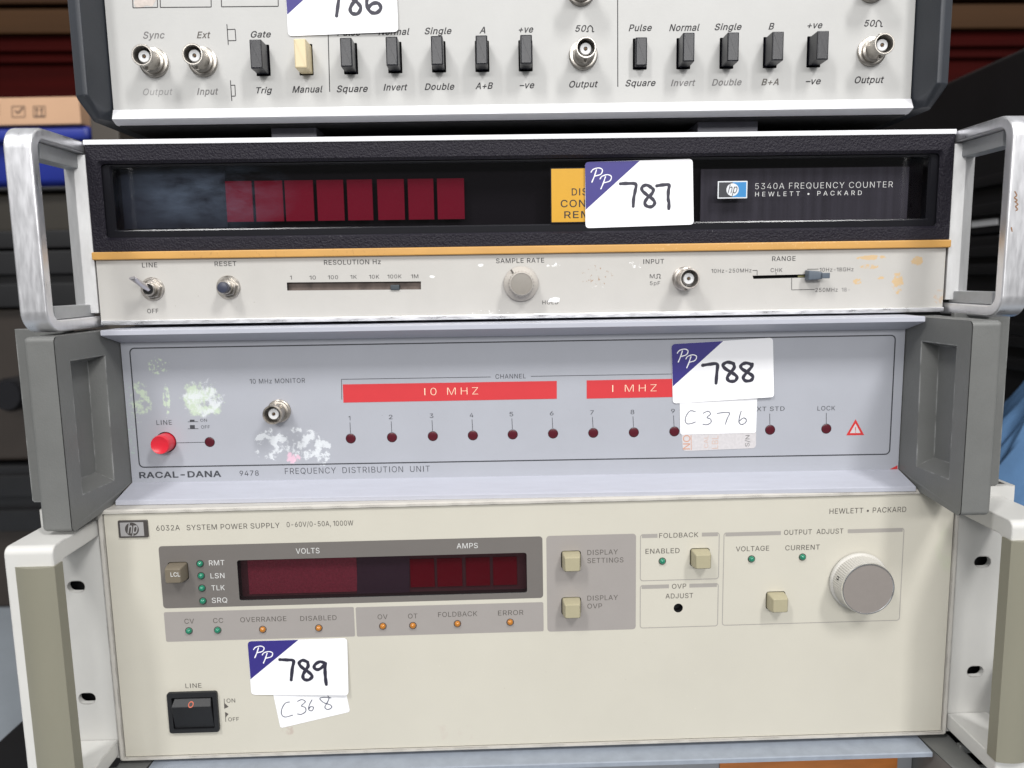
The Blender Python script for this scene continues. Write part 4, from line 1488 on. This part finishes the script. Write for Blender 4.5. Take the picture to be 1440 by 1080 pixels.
    mb.build('knob_rim', k, (cx, -12, cz))
    mb = MB()
    mb.lathe(cx, cz, [(12.4, -10.8), (12.2, -10.92), (0, -10.92)], mat('knob_face_taupe', A(150, 143, 138), .6, spec=.25, mottle=.03, mscale=300), 72)
    mb.build('knob_face', k, (cx, -13, cz))
    mb = MB()
    a = rad(163)
    ox, oz = cx + 13.2 * math.cos(a), cz + 13.2 * math.sin(a)
    mb.lathe(0, 0, [(1.15, 0), (1.0, -.25), (.75, -.25), (.6, .1), (0, .1)], M_dark, 16)
    for v in mb.bm.verts:
        p = Matrix.Rotation(math.pi / 2, 3, 'Z') @ v.co       # its axis from -y to +x
        p = Matrix.Rotation(-a, 3, 'Y') @ p
        v.co = p + Vector((ox + .2 * math.cos(a), -5.6, oz + .2 * math.sin(a)))
    mb.build('grub_screw', k, (ox, -5.6, oz))
    # rocker switch
    l, b, r_, t_ = I.rect(238, 971.8, 308, 1028.0)
    msw = mat('black_switch_plastic', A(30, 31, 34), .5, mottle=.08, mscale=200)
    mb = MB()
    o_, i_ = rr(l, b, r_, t_, 1.2, 4), rr(l + 2.2, b + 2.0, r_ - 2.2, t_ - 2.6, .6, 4)
    mb.wall(o_, .1, -1.6, msw)
    mb.ringflat(o_, i_, -1.6, msw)
    mb.wall(i_, -1.6, 4, msw)
    mb.fill(i_, 4, M_dark)
    sb = mb.build('rocker_switch', R, ((l + r_) / 2, 0, (b + t_) / 2))
    mb = MB()
    xa, xb = l + 2.6, r_ - 2.6
    zt_, zm, zb_ = t_ - 3.2, t_ - 6.6, b + 2.3
    mb.hull([(xa + .8, -.6, zt_), (xb - .8, -.6, zt_), (xa, -3.6, zm), (xb, -3.6, zm), (xa, -.8, zb_), (xb, -.8, zb_), (xa, 3.5, zb_), (xb, 3.5, zb_), (xa + .8, 3.5, zt_), (xb - .8, 3.5, zt_)], msw, .35)
    rk = mb.build('rocker', sb, ((l + r_) / 2, 0, (b + t_) / 2))
    mb = MB()
    mo = mat('orange_print', A(205, 96, 62), .5)
    ccx, ccz = I.on(269.3, 989.5, -2)
    ro, ri = [], []
    for kk in range(20):
        a = 2 * math.pi * kk / 20
        for rr_, L in ((1.0, ro), (.68, ri)):
            x_ = ccx + rr_ * 1.35 * math.cos(a)
            z_ = ccz + rr_ * 1.2 * math.sin(a)
            yy = -.6 + (zt_ - z_) / (zt_ - zm) * -3.0 - .12
            L.append((x_, yy, z_))
    mb.faces(ro + ri, [(i, (i + 1) % 20, 20 + (i + 1) % 20, 20 + i) for i in range(20)], mo)
    mb.build('rocker_mark', rk, (ccx, -2, ccz))
    # badge
    mb = MB()
    l, b, r_, t_ = I.rect(166, 732, 207.5, 756.4, -1)
    mbord = mat('badge_border', A(78, 74, 72), .4)
    msl = mat('badge_plate_grey', A(186, 184, 184), .35, .2)
    mb.prism(rr(l, b, r_, t_, .5, 3), 0, -1.0, mbord, .25, 1)
    mb.fill(rr(l + 1.1, b + .9, r_ - 1.8, t_ - .9, .2, 2), -1.05, msl)
    xm, zm_ = (l + r_) / 2 - .4, (b + t_) / 2
    mb.fill(circ(xm, zm_, 3.35, 28), -1.09, mbord)
    I.text(mb, 'hp', 178.6, 193.5, 749.8, 735.6, msl, ly=-1.13, italic=.35, bold=.01)
    mb.build('badge', R, (xm, 0, zm_))
    # rack ears with slots, grips
    mwh = mat('white_ear_paint', A(226, 225, 221, .80), .42, mottle=.05, mscale=30, edge=A(138, 134, 128))
    mtan = mat('taupe_grip_vinyl', A(148, 145, 128, .77), .5, mottle=.05, mscale=40, stretch=(1, 1, .3), stains=[
        ((-222, -48), (8, 5), A(140, 128, 96), 120, .46, .2), ((-223, -76), (7, 4), A(142, 130, 100), 120, .47, .2)])
    for s in (-1, 1):
        mb = MB()
        sl = [rr(-231.6 if s < 0 else 223.0, zc - 2.9, -223.0 if s < 0 else 231.6, zc + 2.9, 2.88, 6) for zc in (-36.5, -95.5)]
        outl = [(213.6, 3.2), (241.2, 3.2), (241.2, -128.4), (213.6, -128.4)]
        outl = [(s * x, z) for x, z in outl]
        panel(mb, outl, 1.2, mwh, sl, 3, mwh)
        mb.fill(outl, 4.2, mwh, sl)
        mb.box(*sorted((s * 238.4, s * 241.2)), 4.2, 16, -128.4, 3.2, mwh, .3)
        mb.build('rack_ear', R, (s * 227, 2, -62))
        mb = MB()
        mb.box(*sorted((s * 213.5, s * 236.5)), 9, 430, -119, -12, M_dark, .5)  # added dark block behind the ear, makes its slots look black
        mb.build('slot_backing', R, (s * 225, 9, -62))
        # grip: white U with a taupe inset on its face
        xa, xb = s * 213.6, s * 235.0
        yf, Ro, t = -38.5, 3.6, 8.5
        zt_, zb_ = -2.2, -126.5
        def path(off, back):
            P = []
            a0, b0, y_ = zt_ - off, zb_ + off, yf + off * .8
            r = max(Ro - off, 2.5)
            P.append((back, a0))
            for k_ in range(7):
                a = rad(90 * k_ / 6)
                P.append((y_ + r - r * math.sin(a), a0 - r + r * math.cos(a)))
            for k_ in range(7):
                a = rad(90 * k_ / 6)
                P.append((y_ + r - r * math.cos(a), b0 + r - r * math.sin(a)))
            P.append((back, b0))
            return P
        po, pi_ = path(0, 1.0), path(t, 1.0)
        n = len(po)
        tb = bmesh.new()
        V = []
        for x in (xa, xb):
            V.append([tb.verts.new((x, y, z)) for y, z in po])
            V.append([tb.verts.new((x, y, z)) for y, z in pi_])
        for i in range(n - 1):
            tb.faces.new((V[0][i], V[0][i + 1], V[1][i + 1], V[1][i]))
            tb.faces.new((V[2][i], V[2][i + 1], V[3][i + 1], V[3][i]))
            tb.faces.new((V[0][i], V[0][i + 1], V[2][i + 1], V[2][i]))
            tb.faces.new((V[1][i], V[1][i + 1], V[3][i + 1], V[3][i]))
        for j in (0, n - 1):
            tb.faces.new((V[0][j], V[1][j], V[3][j], V[2][j]))
        bmesh.ops.recalc_face_normals(tb, faces=tb.faces[:])
        ed = [e for e in tb.edges if len(e.link_faces) == 2 and e.calc_face_angle(0) > 1.2]
        bmesh.ops.bevel(tb, geom=ed, offset=.8, segments=3, profile=.5, affect='EDGES')
        mb = MB()
        mb.add(tb, mwh)
        g = mb.build('handle', R, (s * 222, -18, -62))
        # inset
        mb = MB()
        lo, hi = sorted((s * 212.9, s * 231.4))
        zA, zB = -11.0, -118.5
        t = bmesh.new()
        arc_ = [(s * (212.9 + 18.5 * k_ / 12), yf - 2.9 + 3.4 * abs(k_ / 12 - .42) ** 2 / .34) for k_ in range(13)]
        ring_ = arc_ + [(s * 231.4, yf + 5.5), (s * 212.9, yf + 5.5)]
        lo_ = [t.verts.new((x, y, zB)) for x, y in ring_]
        hi_ = [t.verts.new((x, y, zA)) for x, y in ring_]
        t.faces.new(lo_); t.faces.new(hi_)
        for k_ in range(len(ring_)):
            j_ = (k_ + 1) % len(ring_)
            t.faces.new((lo_[k_], lo_[j_], hi_[j_], hi_[k_]))
        mb.add(t, mtan)
        mb.build('grip_inset', g, (s * 222, -37, -62))
    # stickers
    o, uv = sticker(I, [(381.5, 964), (484, 960), (492.2, 1001), (394.4, 1024)], -.22, 'pen_label', 1.4, 'white label with pen writing C368', False)
    t = T(4.5, 220, 880)
    handwriting(I, o, [[(842, 482), (815, 490), (794, 525), (792, 560), (815, 577), (862, 565)], [(893, 478), (920, 467), (942, 480), (918, 506), (942, 517), (944, 542), (916, 560), (893, 557)],
                       [(985, 468), (968, 500), (964, 530), (984, 537), (994, 516), (976, 511), (965, 526)],
                       [(1105, 456), (1062, 452), (1034, 460), (1060, 486), (1100, 500), (1109, 516), (1085, 529), (1066, 514), (1082, 483), (1092, 458), (1085, 443)]], .42, -.22, M_pen, t)
    o, uv = sticker(I, [(348.2, 901.8), (488.2, 897.3), (490.9, 975.2), (353.3, 977.0)], -.42, label='lot sticker 789')
    handwriting(I, o, [[(781, 214), (825, 216), (867, 222), (860, 270), (853, 342)],
                       [(957, 229), (925, 218), (903, 236), (920, 262), (960, 290), (985, 318), (965, 341), (935, 338), (927, 315), (941, 285), (960, 255), (956, 229)],
                       [(1066, 236), (1035, 227), (1004, 245), (1000, 268), (1025, 276), (1055, 256), (1068, 234), (1067, 280), (1070, 330), (1075, 370)]], 1.65, -.42, tr=t)
build_D()

# ---------------------------------------------------------------------- E : unit at the foot of the stack
def build_E():
    I, R = IE, IE.root
    rack_shell(I, M_lip_blue)
    mb = MB()
    panel(mb, rr(-198.1, -72.6, 198.1, .1, .1, 1), 0, mat('grey_lower_unit_panel', A(150, 152, 156), .5, mottle=.05, mscale=40), [], 4)
    mb.build('front_panel', R)
    mb = MB()
    mb.prism(rr(95, -60, 190, -1.2, .5, 2), -.02, -1.0, mat('orange_wood_plate', A(196, 118, 52), .4, mottle=.25, mscale=30, stretch=(1, 1, 6)), .2, 1)
    mb.build('orange_plate', R, (140, 0, -30))
build_E()

# ---------------------------------------------------------------------- bench, background
def tag(o, label=None, cat=None, group=None, kind=None):
    for k, v in (('label', label), ('category', cat), ('group', group), ('kind', kind)):
        if v:
            o[k] = v
    return o
WZ = CAMZ / MM
def W3(x, y, Y):
    """world point (mm, camera at origin) seen at a picture position, at depth Y"""
    d = CF + CR * ((x - 720) / FPX) - CU * ((y - 540) / FPX)
    return d * (Y / d.y)
def wbuild(mb, name, loc, parent=None, smooth=True):
    for v in mb.bm.verts:
        v.co = v.co + Vector((0, 0, WZ))
    return mb.build(name, parent, (loc[0], loc[1], loc[2] + WZ), smooth)
BZ = -340.
mbench = mat('pale_bench_laminate', A(168, 176, 184), .45, mottle=.12, mscale=9, bump=.03)
mb = MB()
mb.box(-1600, 1600, 150, 1500, BZ - 30, BZ, mbench, 3)
tag(wbuild(mb, 'bench_top', (0, 800, BZ)), kind='structure')
mb = MB()
mb.box(-4000, 4000, -4000, 3200, -1262, -1250, mat('floor_concrete', (.22, .22, .22), .6, mottle=.2, mscale=3))
tag(wbuild(mb, 'floor', (0, 0, -1250)), kind='structure')
mb = MB()
mb.box(-4000, 4000, 3000, 3100, -1250, 2400, mat('dim_wall_paint', (.05, .045, .04), .7, mottle=.2, mscale=2))
tag(wbuild(mb, 'back_wall', (0, 3000, 0)), kind='structure')

# dark cases on the left
mdk = mat('dark_brown_case_plastic', A(66, 57, 50, .55), .5, mottle=.15, mscale=12, bump=.1, bscale=600)
mbk = mat('black_ribbed_lid_plastic', (.010, .010, .011), .4, mottle=.2, mscale=40)
def storage_case(name, x0, x1, Y, z0, z1, label, lid, group='dark cases stacked behind', depth=330, latch=False, m=None, lz=0):
    r = bpy.data.objects.new(name, None)
    COL.objects.link(r)
    r.location = Vector(((x0 + x1) / 2, Y, z0 + WZ)) * MM
    tag(r, label, 'storage case', group)
    r['_off'] = ((x0 + x1) / 2, Y, z0 + WZ)
    mb = MB()
    mb.box(x0, x1, Y, Y + depth, z0, z1 - lid, m or mdk, 5, 3)
    wbuild(mb, 'case_body', ((x0 + x1) / 2, Y, z0), r)
    mb = MB()
    n = max(2, int(lid / 16))
    for k in range(n):
        a = z1 - lid + lid * (k + (random.uniform(-.25, .25) if 0 < k else 0)) / n
        inset = (3 if k % 2 else -6) + random.uniform(-2, 2)
        mb.box(x0 - 4 + inset, x1 + 4 - inset, Y - 6 + inset, Y + depth, a + .3, a + lid / n * (1.0 if k == n - 1 else 1.3), mbk, 2, 2)
    wbuild(mb, 'ribbed_lid', ((x0 + x1) / 2, Y, z1 - lid), r)
    if latch:
        mb = MB()
        mb.lathe(latch, lz, [(17, Y), (17, Y - 40), (14, Y - 46), (0, Y - 46)], mat('glossy_black_catch', (.012, .012, .014), .2), 24)
        o = wbuild(mb, 'round_catch', (latch, Y, lz), r)
    return r
def zat(y, Y, x=20):
    return W3(x, y, Y).z
Yc = 790.
XL0, XL1 = -1050, -372
zs = [zat(650, Yc), zat(330, Yc), zat(262, Yc)]
storage_case('storage_case', XL0, XL1, Yc, BZ + .5, zs[0], 'dark brown storage case with black ribbed lid standing on the pale bench at left', zs[0] - zat(742, Yc))
storage_case('storage_case', XL0 + 6, XL1 + 6, Yc + 3, zs[0] + .6, zs[1], 'middle dark brown case with a round black catch, on another case at left', zs[1] - zat(432, Yc), latch=W3(10, 552, Yc - 40).x, lz=W3(10, 556, Yc - 40).z)
storage_case('storage_case', XL0 + 2, XL1 + 3, Yc + 1, zs[1] + .6, zs[2], 'shallow dark case topmost of the left stack, under the blue bin', 6,
             m=mat('dark_olive_case_plastic', A(62, 56, 46, .5), .5, mottle=.2, mscale=12))

# blue bin with the cardboard box on it
mblue = mat('blue_bin_plastic', A(42, 58, 158), .4, mottle=.08, mscale=20)
r = bpy.data.objects.new('storage_bin', None)
COL.objects.link(r)
zb0, zb1 = zs[2] + 1, zat(183, Yc, 60)
xr = W3(134, 190, Yc).x
r['_off'] = (xr, Yc, zb0 + WZ)
r.location = Vector(r['_off']) * MM
tag(r, 'blue plastic bin with a rolled rim, under the cardboard box at left', 'storage bin')
mb = MB()
mb.hull([(x, y, z) for x, y, z in ((xr - 330, Yc + 14, zb0), (xr - 40, Yc + 14, zb0), (xr - 40, Yc + 76, zb0), (xr - 330, Yc + 76, zb0), (xr - 346, Yc, zb1), (xr - 14, Yc, zb1), (xr - 14, Yc + 84, zb1), (xr - 346, Yc + 84, zb1))], mblue, 8, 3)
wbuild(mb, 'bin_body', (xr - 150, Yc, zb0), r)
mb = MB()
mb.box(xr - 358, xr, Yc - 10, Yc + 192, zb1 - 12, zb1 + 2, mblue, 6, 4)
wbuild(mb, 'bin_rim', (xr - 150, Yc, zb1), r)
mcard = mat('tan_cardboard', A(214, 172, 138), .75, mottle=.05, mscale=14)
r = bpy.data.objects.new('cardboard_box', None)
COL.objects.link(r)
zc0, zc1 = zb1 + 2.5, zat(141, Yc, 60)
xc = W3(124, 165, Yc).x
r['_off'] = (xc, Yc - 14, zc0 + WZ)
r.location = Vector(r['_off']) * MM
tag(r, 'tan cardboard box printed with handling symbols, on the blue bin', 'cardboard box')
mb = MB()
mb.box(xc - 340, xc, Yc - 14, Yc + 160, zc0, zc1, mcard, 1.5)
wbuild(mb, 'carton', (xc - 150, Yc, zc0), r)
mb = MB()
mpr = mat('carton_print', A(128, 104, 86), .7)
yy = Yc - 14.4
def cp(x, y):
    p = W3(x, y, yy)
    return (xc - (xc - p.x) * 1.06, p.z)
def cl(L, w=1.1):
    for a, b in zip(L, L[1:]):
        mb.line(cp(*a), cp(*b), w, yy, mpr)
for x0_, x1_ in ((22, 39), (50.5, 66)):
    cl([(x0_, 149.5), (x1_, 149.3), (x1_ + .4, 164.3), (x0_ + .4, 164.6), (x0_, 149.5)], .8)
cl([(26, 155), (30, 159), (37, 151)], 1.6)
for x in (55, 61.5):
    cl([(x, 163), (x, 152.5)], 1.2); cl([(x - 2, 155), (x, 152), (x + 2, 155)], 1.0)
cl([(51.5, 163.2), (65.5, 163)], 1.0)
for k in range(4):
    cl([(1.5, 146 + k * 4.4), (5.5, 148 + k * 4.4)], 1.4)
wbuild(mb, 'carton_print', (xc - 150, yy, zc0), r)

# racking behind
def span(mb, L0, L1, Y, depth, m, bev=3):
    """a long bar between two picture columns: L=(x, y_top, y_bottom)"""
    P = []
    for x, yt, yb in (L0, L1):
        for y in (yt, yb):
            p = W3(x, y, Y)
            P += [(p.x, Y, p.z), (p.x, Y + depth, p.z)]
    mb.hull(P, m, bev)
mred = mat('dark_red_beam_paint', A(128, 26, 20, .15), .8, mottle=.3, spec=.08, mscale=8, stretch=(.4, 1, 6))
r = bpy.data.objects.new('rack_beam', None)
COL.objects.link(r)
r['_off'] = (0, 1150, 400 + WZ)
r.location = Vector(r['_off']) * MM
tag(r, 'dark red steel racking beam crossing behind the top instrument', 'rack beam')
mb = MB()
span(mb, (-500, 51, 148), (1940, 38, 135), 1160, 40, mred)
wbuild(mb, 'beam_web', (0, 1160, 400), r)
mb = MB()
for a, b in ((66, 72), (83, 88), (131, 140)):
    span(mb, (-500, a + 3, b + 3), (1940, a - 10, b - 10), 1152, 12, mred, 2)
wbuild(mb, 'beam_ridge', (0, 1152, 400), r)
mwd = mat('brown_shelf_board', A(124, 84, 46, .26), .7, spec=.2, mottle=.3, mscale=6, stretch=(.3, 1, 5))
mb = MB()
span(mb, (-500, 15, 50), (1940, 2, 37), 1148, 500, mwd)
tag(wbuild(mb, 'shelf_board', (0, 1148, 480)), 'brown wooden shelf board lying along the red racking beam', 'shelf board')
mb = MB()
span(mb, (-500, -80, 8), (1940, -93, -5), 1170, 300, mat('brown_pallet_wood', A(112, 74, 40, .26), .7, spec=.2, mottle=.3, mscale=6, stretch=(.3, 1, 5)))
tag(wbuild(mb, 'wooden_pallet', (0, 1170, 560)), 'brown timber at the top edge, above the shelf board with a dark gap', 'timber')
mb = MB()
p0, p1 = W3(127.5, 186, 742), W3(167, 186, 742)
mb.box(p0.x, p1.x, 742, 780, BZ + .5, W3(150, 120, 742).z, mat('grey_brown_post_steel', A(84, 76, 68, .6), .5, mottle=.1, mscale=10), 2)
tag(wbuild(mb, 'rack_post', (p0.x, 742, BZ)), 'grey brown steel upright between cardboard box and stack, seen under the top instrument', 'rack post')
p0, p1 = W3(168, 196, 1000), W3(262, 172, 1000)
r = bpy.data.objects.new('pale_carton', None)
COL.objects.link(r)
r['_off'] = (p0.x, 1000, p0.z + WZ)
r.location = Vector(r['_off']) * MM
tag(r, 'pale blue grey carton with a pinkish foot, glimpsed in the gap below the top instrument', 'carton')
mb = MB()
mb.box(p0.x, p1.x, 1000, 1100, W3(200, 190, 1000).z, p1.z, mat('pale_blue_card', A(150, 166, 178), .6, mottle=.08, mscale=20), 2)
wbuild(mb, 'carton_body', (p0.x, 1000, p0.z), r)
mb = MB()
mb.box(p0.x - 2, p1.x, 990, 1100, BZ + .5, W3(200, 191, 1000).z, mat('pink_beige_card', A(206, 176, 162), .6, mottle=.08, mscale=20), 2)
wbuild(mb, 'carton_foot', (p0.x, 990, p0.z), r)

# black cases on the right
c0 = W3(1328, 117, 800)
xR, zR = c0.x, c0.z
def side(x, y):
    d = W3(x, y, 1.)
    return d * (xR / d.x)
zlab = side(1386, 330).z
mblk = mat('black_case_plastic', (.0085, .0085, .0095), .45, mottle=.3, mscale=14)
def black_case(z0, z1, label, ridges):
    r = bpy.data.objects.new('equipment_case', None)
    COL.objects.link(r)
    r['_off'] = (xR + 200, 600, z0 + WZ)
    r.location = Vector(r['_off']) * MM
    tag(r, label, 'equipment case', 'black cases stacked at right')
    mb = MB()
    mb.box(xR, xR + 420, 520, 1350, z0, z1, mblk, 4, 3)
    wbuild(mb, 'case_body', (xR + 200, 600, z0), r)
    for z in ridges:
        mb = MB()
        mb.box(xR - 7, xR + 300, 514, 1340, z - 5, z + 5, mblk, 2.5, 2)
        wbuild(mb, 'case_rib', (xR, 600, z), r)
    return r
rc = black_case(zlab, zR, 'tall black case topmost at right, its upper edge slanting past the racking beam', [side(1420, 250).z, side(1420, 290).z])
mb = MB()
a, b = side(1368, 314), side(1404, 312)
mb.box(xR - 1.6, xR + 1, min(a.y, b.y), max(a.y, b.y), side(1386, 318).z, side(1386, 309).z, mat('white_case_label', A(225, 226, 228), .5), .3)
wbuild(mb, 'paper_label', (xR, a.y, a.z), rc)
black_case(BZ + .5, zlab - .8, 'black ribbed case standing on the bench at right, behind the blue cloth', [side(1425, y).z for y in (352, 378, 462, 478, 510)])

d_ = W3(22, 1025, 1.)
P_ = d_ * (-296 / d_.z)
for x0_, x1_, y0_, y1_, z1_, lab in ((P_.x, -236, 330, 560, -296, 'low black case on the bench, tucked against the left side of the stack'),
                                     (252, 620, 330, 500, -196, 'low black block added under the right white grip to darken the gap and slots')):  # right one is added to black out the pale bench in the gap
    r = bpy.data.objects.new('low_black_box', None)
    COL.objects.link(r)
    r['_off'] = ((x0_ + x1_) / 2, y0_, BZ + WZ)
    r.location = Vector(r['_off']) * MM
    tag(r, lab, 'equipment case')
    mb = MB()
    mb.box(x0_, x1_, y0_, y1_, BZ + .5, z1_ - 12, mblk, 4, 3)
    wbuild(mb, 'case_body', ((x0_ + x1_) / 2, y0_, BZ), r)
    mb = MB()
    mb.box(x0_ - 3, x1_ + 3, y0_ - 3, y1_ + 3, z1_ - 11.6, z1_, mblk, 3, 3)
    wbuild(mb, 'case_lid', ((x0_ + x1_) / 2, y0_, z1_), r)

# blue cloth heap
mcl = mat('blue_cloth', A(92, 132, 176), .85, mottle=.22, mscale=22, bump=.3, bscale=700)
pc = W3(1520, 600, 640)
mb = MB()
NX, NZ = 150, 80
pts, fs = [], []
for j in range(NZ + 1):
    v = j / NZ
    for i in range(NX + 1):
        a = math.pi * 2 * i / NX
        zz = BZ + 1 + (pc.z + 95 - BZ) * v
        rr_ = (1 - v ** 2.2) ** .5 if v < 1 else 0
        f = 1 + .10 * math.sin(a * 5 + v * 4) - .12 * abs(math.sin(a * 8 - v * 5 + .8 * math.sin(v * 9))) ** .6 + .05 * abs(math.sin(a * 19 + v * 8)) + .04 * math.sin(v * 21 + a * 6)
        pts.append((pc.x - 20 + 62 * v + 158 * rr_ * f * math.cos(a), 610 + 82 * rr_ * f * math.sin(a), zz))
for j in range(NZ):
    for i in range(NX):
        fs.append((j * (NX + 1) + i, j * (NX + 1) + i + 1, (j + 1) * (NX + 1) + i + 1, (j + 1) * (NX + 1) + i))
mb.faces(pts, fs, mcl)
tag(wbuild(mb, 'blue_cloth', (pc.x, 610, BZ)), 'crumpled blue cloth heaped on the bench beside the right grips', 'cloth')

# small dirt on the panel rails
for o in bpy.data.objects:
    if '_off' in o:
        del o['_off']
